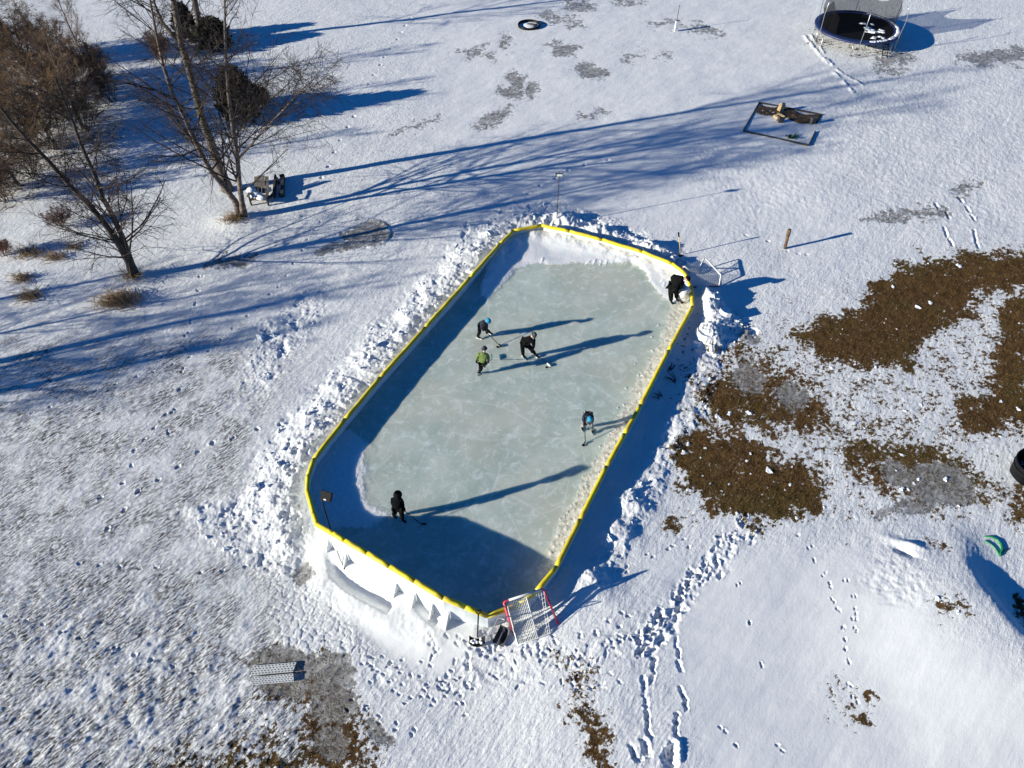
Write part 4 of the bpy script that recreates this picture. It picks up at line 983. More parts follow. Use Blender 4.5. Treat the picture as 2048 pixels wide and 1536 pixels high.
def glove(name, c, d, m, parent, s=1.0, grip=None):
    # palm at c, fingers run along d and curl round the held shaft (direction grip)
    d = d.normalized(); gx = (grip or Vector((0, 0, 1))).normalized(); side = d.cross(gx)
    if side.length < .05: side = d.orthogonal()
    side.normalize(); gx = side.cross(d).normalized()
    nd = [(c - d * .05 * s, .040 * s), (c, (.046 * s, .030 * s)), (c + d * .035 * s, (.046 * s, .028 * s))]; ed = [(0, 1), (1, 2)]
    for k in range(4):
        off = gx * (.033 - .022 * k) * s; L = (.034, .040, .037, .028)[k] * s; b = len(nd)
        p1 = c + d * .055 * s + off; p2 = p1 + d * L * .6 + side * L * .8; p3 = p2 - d * L * .6 + side * L * .5
        nd += [(p1, .011 * s), (p2, .0105 * s), (p3, .0095 * s)]; ed += [(2, b), (b, b + 1), (b + 1, b + 2)]
    b = len(nd); nd += [(c + gx * .045 * s + side * .015 * s, .013 * s), (c + gx * .055 * s + side * .045 * s + d * .02 * s, .011 * s)]; ed += [(1, b), (b, b + 1)]
    return skin_obj(name, nd, ed, m, parent, 1, 1)
def person(label, J, s, mats, group, hat='beanie', foot_kind='skate', bulk=1.0):
    """J: joints as (px, py, z) measured in the photo; face = direction the head looks."""
    j = {k: (at(*v) if not isinstance(v, Vector) else v) for k, v in J.items() if k != 'face'}
    face = Vector(J['face']).normalized()
    base = (j['lf'] + j['rf']) / 2; base.z = 0
    t_ = thing("person", base, label, "person", group)
    hip, ch, nk, hd = j['hip'], j['chest'], j['neck'], j['head']
    up = (hd - nk).normalized(); side = face.cross(up).normalized(); up2 = side.cross(face).normalized()
    across = (j['rs'] - j['ls']).normalized()
    lh_, rh_ = hip - across * .10 * s, hip + across * .10 * s
    # body: one continuous skin
    nd = [(hip, .09 * s), (ch, .085 * s), (nk, .05 * s), (hd - up * .02, .082 * s), (hd + up * .07 * s, .085 * s),
          (j['ls'], .035 * s), (j['le'], .034 * s), (j['lh'], .028 * s), (j['rs'], .035 * s), (j['re'], .034 * s), (j['rh'], .028 * s),
          (lh_, .06 * s), (j['lk'], .05 * s), (j['lf'] + Vector((0, 0, .10 * s)), .042 * s), (rh_, .06 * s), (j['rk'], .05 * s), (j['rf'] + Vector((0, 0, .10 * s)), .042 * s),
          (hd - up * .02 + face * .085 * s, .022 * s), (hd - up * .075 + face * .06 * s, .035 * s)]
    ed = [(0, 1), (1, 2), (2, 3), (3, 4), (1, 5), (5, 6), (6, 7), (1, 8), (8, 9), (9, 10), (0, 11), (11, 12), (12, 13), (0, 14), (14, 15), (15, 16), (3, 17), (3, 18)]
    body = skin_obj("body", nd, ed, mats['skin'], t_, 0, 2)
    body.data.materials.append(M['dgrey']); keep = [hd, j['lh'], j['rh']]
    for pl in body.data.polygons:
        c_ = pl.center + base
        pl.material_index = 0 if (c_ - hd).length < .15 * s or min((c_ - j['lh']).length, (c_ - j['rh']).length) < .07 * s else 1
    for e_ in (-1, 1):
        mb = MB(); ball(mb, hd + up * .005 * s + face * .078 * s + side * .032 * s * e_, .012 * s, n=(5, 6)); mb.build("eye", M['blackp'], t_)
    # jacket
    hem = hip + (hip - ch).normalized() * .08 * s
    kb = s * bulk
    nd = [(hip.lerp(ch, .15), (.165 * kb, .14 * kb)), (hem, (.17 * kb, .14 * kb)), (ch, (.185 * kb, .15 * kb)), (nk, .095 * kb),
          (j['ls'], .092 * kb), (j['le'], .072 * kb), (j['lh'].lerp(j['le'], .18), .052 * s), (j['rs'], .092 * kb), (j['re'], .072 * kb), (j['rh'].lerp(j['re'], .18), .052 * s)]
    ed = [(0, 1), (0, 2), (2, 3), (2, 4), (4, 5), (5, 6), (2, 7), (7, 8), (8, 9)]
    skin_obj("jacket", nd, ed, mats['jacket'], t_, 0, 2)
    # trousers
    nd = [(hip, .135 * kb), (lh_, .115 * kb), (j['lk'], .085 * kb), (j['lf'] + Vector((0, 0, .14 * s)), .068 * kb), (rh_, .115 * kb), (j['rk'], .085 * kb), (j['rf'] + Vector((0, 0, .14 * s)), .068 * kb)]
    skin_obj("trousers", nd, [(0, 1), (1, 2), (2, 3), (0, 4), (4, 5), (5, 6)], mats['trousers'], t_, 0, 2)
    for f_, k_ in ((j['lf'], 'lt'), (j['rf'], 'rt')):
        d_ = Vector(J.get('feet', (face.x, face.y, 0))); d_.z = 0; d_.normalize(); fz = f_ + Vector((0, 0, .035 if foot_kind == 'skate' else .0))
        nm = 'skate' if foot_kind == 'skate' else 'boot'
        o = skin_obj(nm, [(fz + Vector((0, 0, .16 * s)), .056 * s), (fz + Vector((0, 0, .06 * s)), .055 * s), (fz + d_ * .10 * s + Vector((0, 0, .05 * s)), .046 * s), (fz + d_ * .17 * s + Vector((0, 0, .042 * s)), .034 * s)], [(0, 1), (1, 2), (2, 3)], mats.get('shoe', M['blackp']), t_, 1, 1)
        if foot_kind == 'skate':
            mb = MB().beam(f_ - d_ * .10 * s + Vector((0, 0, .022)), f_ + d_ * .19 * s + Vector((0, 0, .022)), .012, .04); mb.build("skate_blade", M['white'], o, False)
    for hk, ek in (('lh', 'le'), ('rh', 're')):
        glove("glove", j[hk], j[hk] - j[ek], mats['glove'], t_, 1.3 * s, J.get('grip') and Vector(J['grip']))
    qh = Matrix((side, -face, up2)).transposed()
    mb = MB()
    if hat == 'beanie':
        ball(mb, hd + up2 * .035 * s - face * .008, .112 * s, (1, 1.08, 1.05), (10, 14), qh, -.12); mb.tube([hd + up2 * .022 * s - face * .008 + (qh @ Vector((math.cos(a_) * .114 * s, math.sin(a_) * .122 * s, 0))) for a_ in np.linspace(0, 6.2832, 17)], .018 * s, 6, False)
        mb.build("hat", mats['hat'], t_)
    else:
        ball(mb, hd + up2 * .01 * s - face * .03 * s, .135 * s, (1, 1.05, 1.12), (10, 14), qh); mb.build("hood", mats['hat'], t_)
    return t_, j
def stick(label, top, heel, tip, white_blade, group="hockey sticks"):
    t_ = thing("hockey_stick", Vector((heel.x, heel.y, 0)), label, "hockey stick", group)
    MB().tube([top, top.lerp(heel, .5), heel], [.016, .015, .014], 6).build("shaft", M['blackp'], t_)
    MB().tube([top, top.lerp(heel, .09)], .019, 6).build("grip_tape", M['white'], t_)
    mb = MB(); d_ = (tip - heel); pr = []
    for k in range(5):
        u = k / 4; c_ = heel + d_ * u + Vector((-d_.y, d_.x, 0)) * .06 * u * u; pr.append(c_)
    vs = []
    nrm_ = Vector((-d_.y, d_.x, 0)).normalized() * .012
    for k, c_ in enumerate(pr):
        h_ = .078 if k < 4 else .055
        for sgn in (-1, 1):
            vs += [c_ + nrm_ * sgn + Vector((0, 0, -.0)), c_ + nrm_ * sgn + Vector((0, 0, h_))]
    fs = []
    for k in range(4):
        o = k * 4; fs += [(o, o + 4, o + 5, o + 1), (o + 2, o + 3, o + 7, o + 6), (o + 1, o + 5, o + 7, o + 3), (o, o + 2, o + 6, o + 4)]
    fs += [(0, 1, 3, 2), (16, 18, 19, 17)]
    mb.add(vs, fs); mb.build("blade", M['white'] if white_blade else M['blackp'], t_, False)
    return t_
def puck(px, py, label):
    p = at(px, py, 0.0)
    mb = MB().lathe((p.x, p.y, .004), [(.001, 0), (.048, 0), (.05, .004), (.05, .034), (.048, .038), (.001, .038)], 18)
    setp(mb.build("puck", M['blackp']), label, "puck", "pucks on the ice")
PG = "people on the ice"
def dfl(s=1.0, **k):
    m = dict(skin=M['skin'], jacket=M['black'], trousers=M['black'], glove=M['blackp'], hat=M['black']); m.update(k); return m
# 1 blue hat
p1, j1 = person("skater in a bright teal hat and black jacket, bent over the stick", dict(
    lf=(955.5, 677, 0), rf=(979, 668.5, 0), lk=(959, 665, .47), rk=(973, 659.5, .46), hip=(963.5, 652.5, .82), chest=(967.5, 643, 1.08), neck=(973, 641, 1.17), head=(976.5, 642, 1.22),
    ls=(962.5, 644.5, 1.06), rs=(973.5, 646, 1.05), le=(962.5, 651, .90), lh=(966, 657.5, .70), re=(973, 655.5, .78), rh=(973.8, 663.2, .52), face=(.6, -.5, -.55), feet=(.85, -.35, 0), grip=(.5, -.5, -.6)), .95, dfl(hat=M['teal'], jacket=M['navy'], glove=M['blackp']), PG)
stick("dark stick held by the teal hatted skater, blade beside a puck", j1['lh'] + (j1['lh'] - at(998, 690, .03)).normalized() * .12, at(998.5, 690, .02), at(1003, 694.5, .02), False)
puck(995.2, 694.6, "black puck on the ice by the teal hatted skater's stick")
# 2 man with grey hat
p2, j2 = person("skater in a grey knit hat and black clothes, leaning over the white bladed stick", dict(
    lf=(1046.2, 715, 0), rf=(1069.5, 711.5, 0), lk=(1045.3, 700, .50), rk=(1063, 699, .50), hip=(1049.5, 687, .90), chest=(1055, 677.5, 1.20), neck=(1062.5, 673.5, 1.32), head=(1066.6, 670.5, 1.40),
    ls=(1046.5, 674.5, 1.26), rs=(1066.5, 680, 1.20), le=(1045, 683, 1.02), lh=(1052.5, 688.5, .84), re=(1067.5, 690.5, .92), rh=(1065, 700.5, .62), face=(.35, -.7, -.6), feet=(.5, -.8, 0), grip=(.5, -.5, -.6)), 1.05, dfl(hat=M['grey'], shoe=M['blackp']), PG)
stick("long stick with white blade held by the grey hatted skater", j2['lh'] + (j2['lh'] - at(1094, 728, .03)).normalized() * .12, at(1094, 728, .02), at(1100.5, 733.5, .02), True)
puck(1093.3, 735, "black puck on the ice beside the white stick blade")
# 3 green jacket
p3, j3 = person("child in an olive green jacket and dark hat striding with one leg lifted", dict(
    lf=(956.5, 750, 0), rf=(959, 741.5, .22), lk=(963, 737, .38), rk=(962, 731, .42), hip=(965, 726.5, .74), chest=(967, 712.5, 1.02), neck=(968.6, 703.5, 1.22), head=(969, 698, 1.33),
    ls=(959, 707.5, 1.12), rs=(974.5, 708.5, 1.12), le=(953.5, 715.5, .95), lh=(952.8, 721.5, .80), re=(977, 716, .94), rh=(976.2, 721.3, .78), face=(.55, .75, -.1), feet=(.5, .6, 0), grip=(.3, .6, -.7)), .93, dfl(hat=M['dgrey'], jacket=M['green'], trousers=M['black']), PG)
stick("short looking stick held out by the child in green", j3['rh'] + (j3['rh'] - at(984, 719.5, .10)).normalized() * .15, at(984, 719.5, .10), at(984, 709.5, .10), False)
# 4 camo trousers
p4, j4 = person("child in grey patterned trousers and navy jacket bending low near the right boards", dict(
    lf=(1164.8, 857, 0), rf=(1185, 863, 0), lk=(1166.5, 848, .42), rk=(1182.5, 853.5, .40), hip=(1176.5, 829.5, .80), chest=(1176.5, 829.5, 1.02), neck=(1177.5, 834.5, 1.00), head=(1178.5, 838.5, .97),
    ls=(1168.5, 832.5, 1.0), rs=(1184.5, 832.5, 1.0), le=(1166.8, 841, .82), lh=(1169, 846.5, .60), re=(1184.5, 843, .78), rh=(1172.5, 847.5, .58), face=(0, -.75, -.65), feet=(-.1, -1, 0), grip=(0, -.6, -.7)), .95, dfl(hat=M['teal'], jacket=M['navy'], trousers=M['camo']), PG)
stick("thin dark stick held by the child in grey patterned trousers", j4['lh'] + Vector((0, .08, .12)), at(1170.6, 885, .02), at(1167, 888.5, .02), False)
puck(1166.5, 891, "black puck at the stick of the bending child")
# 5 black hood
p5, j5 = person("hooded skater all in black standing upright near the low end of the rink", dict(
    lf=(787.5, 1034, 0), rf=(806, 1042.5, 0), lk=(790, 1025.5, .46), rk=(803.5, 1029, .48), hip=(795, 1016, .88), chest=(793, 1003, 1.22), neck=(795, 995.5, 1.42), head=(797, 990, 1.53),
    ls=(784, 998, 1.36), rs=(801.5, 997, 1.36), le=(786, 1009, 1.08), lh=(796, 1011, 1.0), re=(804.5, 1007, 1.10), rh=(807.5, 1016.5, .88), face=(.75, .2, -.35), feet=(.75, -.6, 0), grip=(.6, -.3, -.7)), 1.03, dfl(hat=M['black']), PG, hat='hood')
stick("black stick with white lettered shaft held by the hooded skater", j5['lh'] + (j5['lh'] - at(843, 1049, .03)).normalized() * .15, at(843, 1049, .02), at(853, 1049.5, .02), False)
# 6 shovel man
p6, j6 = person("man in black stooping with a shovel in the far right rink corner", dict(
    lf=(1341, 606, 0), rf=(1352, 601, 0), lk=(1342, 593, .48), rk=(1353, 586, .50), hip=(1344.5, 573, .92), chest=(1355.5, 556.5, 1.28), neck=(1367, 556, 1.36), head=(1374.5, 558.5, 1.34),
    ls=(1349, 551.5, 1.36), rs=(1363, 563.5, 1.2), le=(1344.5, 557, 1.14), lh=(1343.8, 562, .98), re=(1361, 575, .90), rh=(1353.5, 579.5, .72), face=(.6, -.5, -.6), feet=(.7, -.7, 0), grip=(.3, -.5, -.75)), 1.06, dfl(glove=M['tan']), PG, foot_kind='boot', bulk=1.3)
sh0 = j6['lh'] + (j6['lh'] - j6['rh']).normalized() * .12; sh1 = at(1358, 594, .25); sh2 = at(1366, 607, .03)
shv = thing("snow_shovel", Vector((sh2.x, sh2.y, 0)), "dark bladed shovel with tan shaft held by the stooping man", "shovel")
MB().tube([sh0, j6['rh'], sh1], .02, 8).build("shaft", M['straw'], shv)
d_ = (sh2 - sh1); sd_ = d_.cross(Vector((0, 0, 1))).normalized(); mb = MB(); vs = []
for i in range(5):
    for k in range(5): u = -.5 + k / 4; vs.append(sh1 + d_ * (i / 4) + sd_ * u * .34 * (.55 + .45 * i / 4) + Vector((0, 0, .10 * (u * 2) ** 2)))
mb.add(vs, [(i * 5 + k, i * 5 + k + 1, (i + 1) * 5 + k + 1, (i + 1) * 5 + k) for i in range(4) for k in range(4)]); mb.build("blade", M['blackp'], shv)
mb = MB(); q = at(1366.5, 582, .55); lump(mb, q, .31, .95, 12, (12, 16), .32); lump(mb, q + Vector((.06, .08, -.35)), .32, .8, 14, (9, 12), .2)
setp(mb.build("snow_lump", M['dirtice']), "big white lump of snow leaning on the far right boards beside the stooping man", "snow lump")

# ------------------------------------------------------------------ loose snow: slabs and clods
for px, py, s, rot, lab in [(1414, 671, .55, 20, "largest flat snow slab lying right of the far right rink corner"), (1449, 626, .30, -10, "small dark edged snow block at the tip of the right snowbank"), (1393, 690, .22, 50, "small pale snow slab beside the large flat slab")]:
    p = on(px, py, .05); gg = random.Random(int(px)); k = 9
    ring_ = [Vector((s * (.75 + .35 * gg.random()) * math.cos(6.283 * i / k), s * (.6 + .3 * gg.random()) * math.sin(6.283 * i / k), 0)) for i in range(k)]
    q = (Matrix.Rotation(R(rot), 3, 'Z') @ Matrix.Rotation(R(14), 3, 'Y') @ Matrix.Rotation(R(-8), 3, 'X'))
    vs = [p + q @ (v + Vector((0, 0, .12))) for v in ring_] + [p + q @ (v * 1.06 + Vector((0, 0, -.14))) for v in ring_]
    setp(MB().add(vs, [tuple(range(k)), tuple(range(k, 2 * k))[::-1]] + [(i, i + k, (i + 1) % k + k, (i + 1) % k) for i in range(k)]).build("snow_slab", M['clod'], None, False), lab, "snow slab", "snow slabs by the right bank")
mb = MB(); gg = random.Random(11); cnt = 0
iy, ix = np.where(near & (CH > .45) & (SD > .12))
prob = CH[iy, ix] * (Y[iy, ix] ** 1.0)                         # rows thin out with distance
pk = nrng.choice(len(iy), 520, p=prob / prob.sum())
for k in pk:
    x, y, z = X[iy[k], ix[k]], Y[iy[k], ix[k]], Z[iy[k], ix[k]]
    r_ = min(.24, .012 + abs(gg.gauss(0, .030)) * (3.2 if gg.random() < .12 else 1)); lump(mb, (x, y, z + r_ * .15), r_, gg.uniform(.3, .8), gg.random(), (5, 7), .85)
for k in nrng.choice(len(iy), 10): pass
gi, gj = np.where(near & (cov > .3) & (Gd > .25) & (U > 1250) & (SD > .2))
for k in nrng.choice(len(gi), 90):
    x, y, z = X[gi[k], gj[k]], Y[gi[k], gj[k]], Z[gi[k], gj[k]]; r_ = .02 + abs(gg.gauss(0, .04)); lump(mb, (x, y, z + .005), r_, .3, gg.random(), (5, 7), .9)
setp(mb.build("snow_clods", M['clod'], None, False), "loose white clods of snow scattered over the banks and lawn", "snow clods", kind="stuff")

# short dead grass standing in the lawn patches
gi, gj = np.where(near & (Gd > .7) & (SD > .2) & (U > -40) & (U < 2090))
pr = (Y[gi, gj]) ** 1.2; pk = nrng.choice(len(gi), 46000, p=pr / pr.sum())
bx_ = X[gi[pk], gj[pk]] + nrng.normal(0, .03, len(pk)); by_ = Y[gi[pk], gj[pk]] + nrng.normal(0, .03, len(pk)); bz_ = Z[gi[pk], gj[pk]]
an = nrng.uniform(0, 6.283, len(pk)); ln = nrng.uniform(.03, .085, len(pk)); lean = nrng.uniform(.6, 1.3, len(pk)); w_ = nrng.uniform(.008, .018, len(pk))
dx = np.cos(an); dy = np.sin(an)
v0 = np.stack([bx_ - dy * w_, by_ + dx * w_, bz_ - .01], -1); v1 = np.stack([bx_ + dy * w_, by_ - dx * w_, bz_ - .01], -1)
v2 = np.stack([bx_ + dx * ln * lean, by_ + dy * ln * lean, bz_ + ln * (1.15 - .6 * lean)], -1)
co = np.stack([v0, v1, v2], 1).reshape(-1, 3)
me = bpy.data.meshes.new("dead_grass"); me.vertices.add(len(co)); me.vertices.foreach_set("co", co.astype(np.float32).ravel())
me.loops.add(len(co)); me.loops.foreach_set("vertex_index", np.arange(len(co), dtype=np.int32)); me.polygons.add(len(co) // 3); me.polygons.foreach_set("loop_start", np.arange(0, len(co), 3, dtype=np.int32)); me.update(calc_edges=True); me.materials.append(M['lawn'])
o = bpy.data.objects.new("dead_grass", me); COL.objects.link(o); setp(o, "short brown dead grass in the bare lawn patches", "grass", kind="stuff")

# fallen twigs in the trench
for i, (px, py, L, lab) in enumerate([(1350, 765, .5, "dark branched twig lying in the shade beside the right boards"), (1338, 740, .4, "short dark twig uphill of the branched twig by the boards"), (1322, 795, .3, "smallest dark twig at the foot of the right boards"), (1430, 705, .55, "dark bark strip lying by the snow slab")]):
    gg = random.Random(i); p = on(px, py, .03); mb = MB(); an = gg.uniform(0, 2)
    for k in range(4):
        a_ = an + gg.uniform(-.8, .8); q0 = p + Vector((gg.uniform(-.1, .1), gg.uniform(-.1, .1), 0)); mb.tube([q0, q0 + Vector((math.cos(a_), math.sin(a_), .1)) * L * .5, q0 + Vector((math.cos(a_ + .3), math.sin(a_ + .3), .06)) * L], [.022, .018, .01], 5)
    setp(mb.build("fallen_twig", M['darkw']), lab, "twig", "fallen twigs by the boards")

# ------------------------------------------------------------------ trees
def wob(d, a, g_):
    v = Vector((g_.gauss(0, 1), g_.gauss(0, 1), g_.gauss(0, 1))) * a
    return (d + v).normalized()
def shoot(mb, p, d, L, r, n, g_, bend, wig, sides, rend=.35):
    pts = [p.copy()]; rd = [r]; dirs = []
    for k in range(n):
        d = wob(d, wig, g_); d = (d + bend).normalized(); p = p + d * (L / n); pts.append(p.copy()); rd.append(r * (1 - (1 - rend) * (k + 1) / n)); dirs.append(d.copy())
    mb.tube(pts, rd, sides, False); return pts, dirs, rd
def crown(mb, tp, tr_, g_, n1, n2, n3, Lf, t0=.15, up=.75, droop=.10, tw=.0075, lmax=5.0, n2r=None):
    """tp/tr_: trunk polyline and radii; grows limbs, branches and fine drooping twigs"""
    cum = [0]
    for a_, b_ in zip(tp[:-1], tp[1:]): cum.append(cum[-1] + (b_ - a_).length)
    for i in range(n1):
        t_ = t0 + (1 - t0) * (i + g_.random()) / n1; s_ = t_ * cum[-1]
        k = max(x for x in range(len(cum) - 1) if cum[x] <= s_ + 1e-9); f_ = (s_ - cum[k]) / max(1e-6, cum[k + 1] - cum[k]); p = tp[k].lerp(tp[k + 1], f_); td = (tp[k + 1] - tp[k]).normalized(); rr = tr_[k] + (tr_[k + 1] - tr_[k]) * f_
        az = g_.uniform(0, 6.283); out = Vector((math.cos(az), math.sin(az), 0)); d = (out * 1.0 + td * up * g_.uniform(.5, 1.3)).normalized()
        L = min(lmax, Lf * (1.15 - .85 * t_) * g_.uniform(.6, 1.15)) ; r1 = min(rr * .42, .006 + .0095 * L)
        pts, dirs, rd = shoot(mb, p, d, L, r1, 6, g_, Vector((0, 0, .06)), .09, 4, .3)
        for j_ in range(n2):
            q = .2 + .8 * (j_ + g_.random()) / n2; kk = min(5, int(q * 6)); pp = pts[kk].lerp(pts[kk + 1], q * 6 - kk) if kk < 6 else pts[-1]
            d2 = wob(dirs[kk], .55, g_); L2 = L * g_.uniform(.25, .5) * (1.15 - .5 * q); r2 = max(tw, rd[kk] * .5)
            p2, dd2, rd2 = shoot(mb, pp, d2, L2, r2, 4, g_, Vector((0, 0, -droop * .4)), .12, 3, .5)
            for m_ in range(n3):
                q2 = .15 + .85 * (m_ + g_.random()) / n3; k2 = min(3, int(q2 * 4)); p3 = p2[k2].lerp(p2[k2 + 1], q2 * 4 - k2)
                shoot(mb, p3, wob(dd2[k2], .6, g_), L2 * g_.uniform(.3, .65) + .12, tw, 3, g_, Vector((0, 0, -droop)), .12, 3, .6)
def px_trunk(pts, y, ztop, lean_y=0.0):
    out = []
    for k, (px, py) in enumerate(pts): out.append(aty(px, py, y + lean_y * k))
    d = (out[-1] - out[-2]).normalized()
    while out[-1].z < ztop: d = (d + Vector((0, 0, .10))).normalized(); out.append(out[-1] + d * .9)
    return out
def taper(pts, r0, r1, flare=1.3):
    n_ = len(pts); L = [r0 + (r1 - r0) * (i / (n_ - 1)) ** .85 for i in range(n_)]; L[0] *= flare; return L
def tree(name, base, trunks, label, cat, barkm, twm, seed, kw, group=None):
    t_ = thing(name, base, label, cat, group); g_ = random.Random(seed); cr_ = MB()
    for pts, r0, r1, fl_ in trunks:
        rd = taper(pts, r0, r1, fl_); MB().tube(pts, rd, 10).build("trunk", barkm, t_)
        crown(cr_, pts, rd, g_, **kw)
    cr_.build("crown", twm, t_); return t_
# left two-stemmed tree
b1 = on(268, 551, -.15)
s1 = [b1] + px_trunk([(258, 525), (240, 492), (215, 455), (175, 405), (140, 372), (100, 325), (55, 280), (20, 240), (-10, 200)], b1.y, 8.0)
s2 = [b1 + Vector((.06, .02, 0))] + px_trunk([(262, 525), (254, 500), (243, 470), (225, 430), (205, 395), (190, 350), (175, 318), (160, 285), (148, 250), (130, 205)], b1.y + .1, 8.6, .03)
tree("bare_tree", b1, [(s1, .19, .04, 1.35), (s2, .16, .035, 1.3)], "dark bare tree with two slanting stems left of the rink, nearest of the trees", "tree", M['barkd'], M['twig'], 41, dict(n1=30, n2=9, n3=6, Lf=3.8, t0=.10, droop=.12, tw=.0078))
# twin birch
b2 = on(487, 431, -.15)
s1 = [b2] + px_trunk([(484, 405), (478, 362), (475, 320), (470, 280), (462, 230), (456, 180), (452, 120), (450, 60), (449, 0)], b2.y, 10.5)
s2 = [b2 + Vector((-.1, .02, 0))] + px_trunk([(470, 402), (447, 372), (422, 342), (402, 308), (372, 242), (346, 190), (326, 130), (311, 60), (300, 0)], b2.y + .1, 10.5, .05)
s3 = [s1[3].copy()] + [aty(px, py, b2.y - .15 * k) for k, (px, py) in enumerate([(500, 292), (525, 262), (555, 232), (580, 205), (605, 178), (625, 160)])]
tw2 = tree("birch_tree", b2, [(s1, .15, .03, 1.5), (s2, .17, .03, 1.5), (s3, .06, .02, 1.0)], "twin stemmed birch with reddish twigs beside the wooden chair", "tree", M['birch'], M['twig'], 42, dict(n1=38, n2=9, n3=5, Lf=4.8, t0=.12, up=.8, droop=.11, tw=.0066))
# big grey tree
b3 = on(456, 380, -.15)
s1 = [b3] + px_trunk([(447, 355), (432, 315), (420, 280), (405, 240), (390, 180), (373, 120), (362, 88), (352, 30), (343, -20)], b3.y, 13.0)
s2 = [s1[7].copy()] + [aty(px, py, b3.y + .2 * k) for k, (px, py) in enumerate([(345, 70), (325, 45), (310, 10), (298, -30), (290, -70)])]
tree("bare_tree", b3, [(s1, .27, .05, 1.3), (s2, .11, .03, 1.0)], "tallest grey barked bare tree, its thick trunk right behind the twin birch", "tree", M['bark'], M['twig'], 43, dict(n1=16, n2=8, n3=5, Lf=5.0, t0=.34, up=1.0, droop=.05, tw=.0062))
b4 = on(403, 90, -.15)
s1 = [b4] + px_trunk([(400, 60), (395, 30), (389, 0), (380, -40), (372, -80)], b4.y, 11.0)
tree("bare_tree", b4, [(s1, .24, .05, 1.2)], "bare tree rising out of the small evergreens at the top of the picture", "tree", M['bark'], M['twig'], 44, dict(n1=24, n2=8, n3=6, Lf=4.6, t0=.25, up=1.0, droop=.04, tw=.009))

# trees standing just left of the picture, whose shadows cross the yard
def upright(base, h, lean, g_, nseg=9):
    pts = [base]; d = Vector((lean[0], lean[1], 1)).normalized()
    for k in range(nseg): d = (wob(d, .05, g_) + Vector((0, 0, .03))).normalized(); pts.append(pts[-1] + d * h / nseg)
    return pts
for i, (px, py, back, h, r0, lab) in enumerate([(0, 722, 9.5, 7.4, .34, "thickest bare tree off the left edge beside the yard"), (0, 668, 9.0, 6.6, .11, "slender bare tree off the left edge behind the thickest one"), (0, 778, 11.0, 6.6, .30, "broad bare tree off the left edge, second nearest the camera"), (0, 752, 14.0, 8.0, .16, "bare tree farthest off the left edge"), (0, 800, 10.0, 5.4, .14, "low bare tree off the left edge nearest the camera"), (0, 600, 12.0, 8.0, .20, "bare tree off the left edge level with the grass tufts")]):
    p = at(px, py); q = Vector((p.x - back * math.cos(R(SUN_AZ)), p.y - back * math.sin(R(SUN_AZ)), -.25)); g_ = random.Random(60 + i)
    tree("bare_tree", q, [(upright(q, h, (-.05, .02), g_), r0, .03, 1.3)], lab, "tree", M['bark'], M['twig'], 70 + i, dict(n1=24, n2=8, n3=6, Lf=3.0, t0=.25, up=.9, droop=.05, tw=.0080), "trees along the left edge")

# thicket of bare shrubs, upper left
def shrub_parts(seed, h, n, twm, spread=1.0, n2=7, n3=6, tw=.0065):
    g_ = random.Random(seed); st = MB(); cr_ = MB()
    for i in range(n):
        az = g_.uniform(0, 6.283); b_ = Vector((g_.gauss(0, .22), g_.gauss(0, .22), -.1)); d = Vector((math.cos(az) * .5 * spread, math.sin(az) * .5 * spread, 1)).normalized()
        pts, dirs, rd = shoot(st, b_, d, h * g_.uniform(.6, 1.05), .022 + .008 * h / 3, 6, g_, Vector((0, 0, .03)), .09, 4, .3)
        crown(cr_, pts, rd, g_, n1=10, n2=n2, n3=n3, Lf=h * .45, t0=.18, up=1.1, droop=.0, tw=tw)
    return st, cr_
protos = []
for k, (h, n_, twm, lab) in enumerate([(3.6, 9, 'twigt', "tan"), (3.2, 9, 'twigg', "grey brown"), (2.2, 9, 'twigr', "red brown")]):
    st, cr_ = shrub_parts(90 + k, h, n_, twm)
    t_ = thing("bare_shrub", (0, 0, 0), "shrub", "shrub"); st.build("stems", M['barkd'], t_); cr_.build("crown", M[twm], t_); protos.append(t_)
used = set()
def put(k, px, py, s, rz, lab, group="bare shrubs in the left thicket"):
    global used
    src = protos[k]
    if k not in used: o = src; used.add(k)
    else:
        o = src.copy(); COL.objects.link(o)
        for ch_ in src.children: c_ = ch_.copy(); COL.objects.link(c_); c_.parent = o
    o.location = on(px, py); o.scale = (s, s, s); o.rotation_euler = (0, 0, rz); o["label"] = lab; o["category"] = "shrub"; o["group"] = group
put(0, 110, 292, 1.15, 0.3, "dense tan shrub in the middle of the left thicket, its dark stem foot showing")
put(0, 62, 352, 1.0, 1.5, "tan shrub lowest in the thicket, between the left edge and the two stemmed tree")
put(0, 170, 262, .85, 2.2, "smaller tan shrub on the right flank of the thicket")
put(0, 55, 262, 1.2, 3.3, "large tan shrub left of the thicket's middle")
put(0, 135, 222, 1.1, 4.4, "tan shrub behind the thicket's middle")
put(0, 10, 300, 1.2, 5.2, "tan shrub cut by the left edge halfway up the thicket")
put(1, 150, 195, 1.1, .2, "grey brown shrub behind the tan ones")
put(1, 195, 175, 1.0, 1.2, "grey brown shrub at the thicket's right tip")
put(1, 85, 180, 1.2, 2.2, "grey brown shrub in the thicket's rear middle")
put(1, 225, 205, .8, 3.3, "low grey brown shrub edging open snow right of the thicket")
put(1, 30, 205, 1.2, 4.1, "grey brown shrub at the left rear of the thicket")
put(1, 20, 400, .9, 5.0, "grey brown shrub by the left edge below the thicket")
put(1, 60, 120, 1.2, 5.9, "grey brown shrub at the thicket's far end")
put(1, 5, 130, 1.2, .9, "grey brown shrub in the top left corner")
put(1, 110, 140, 1.1, 1.9, "grey brown shrub at the thicket's far right end")
put(2, 125, 452, .55, .4, "low red brown shrub behind the two stemmed tree")
put(2, 322, 118, .95, 1.4, "red brown shrub standing among the evergreens at the top")
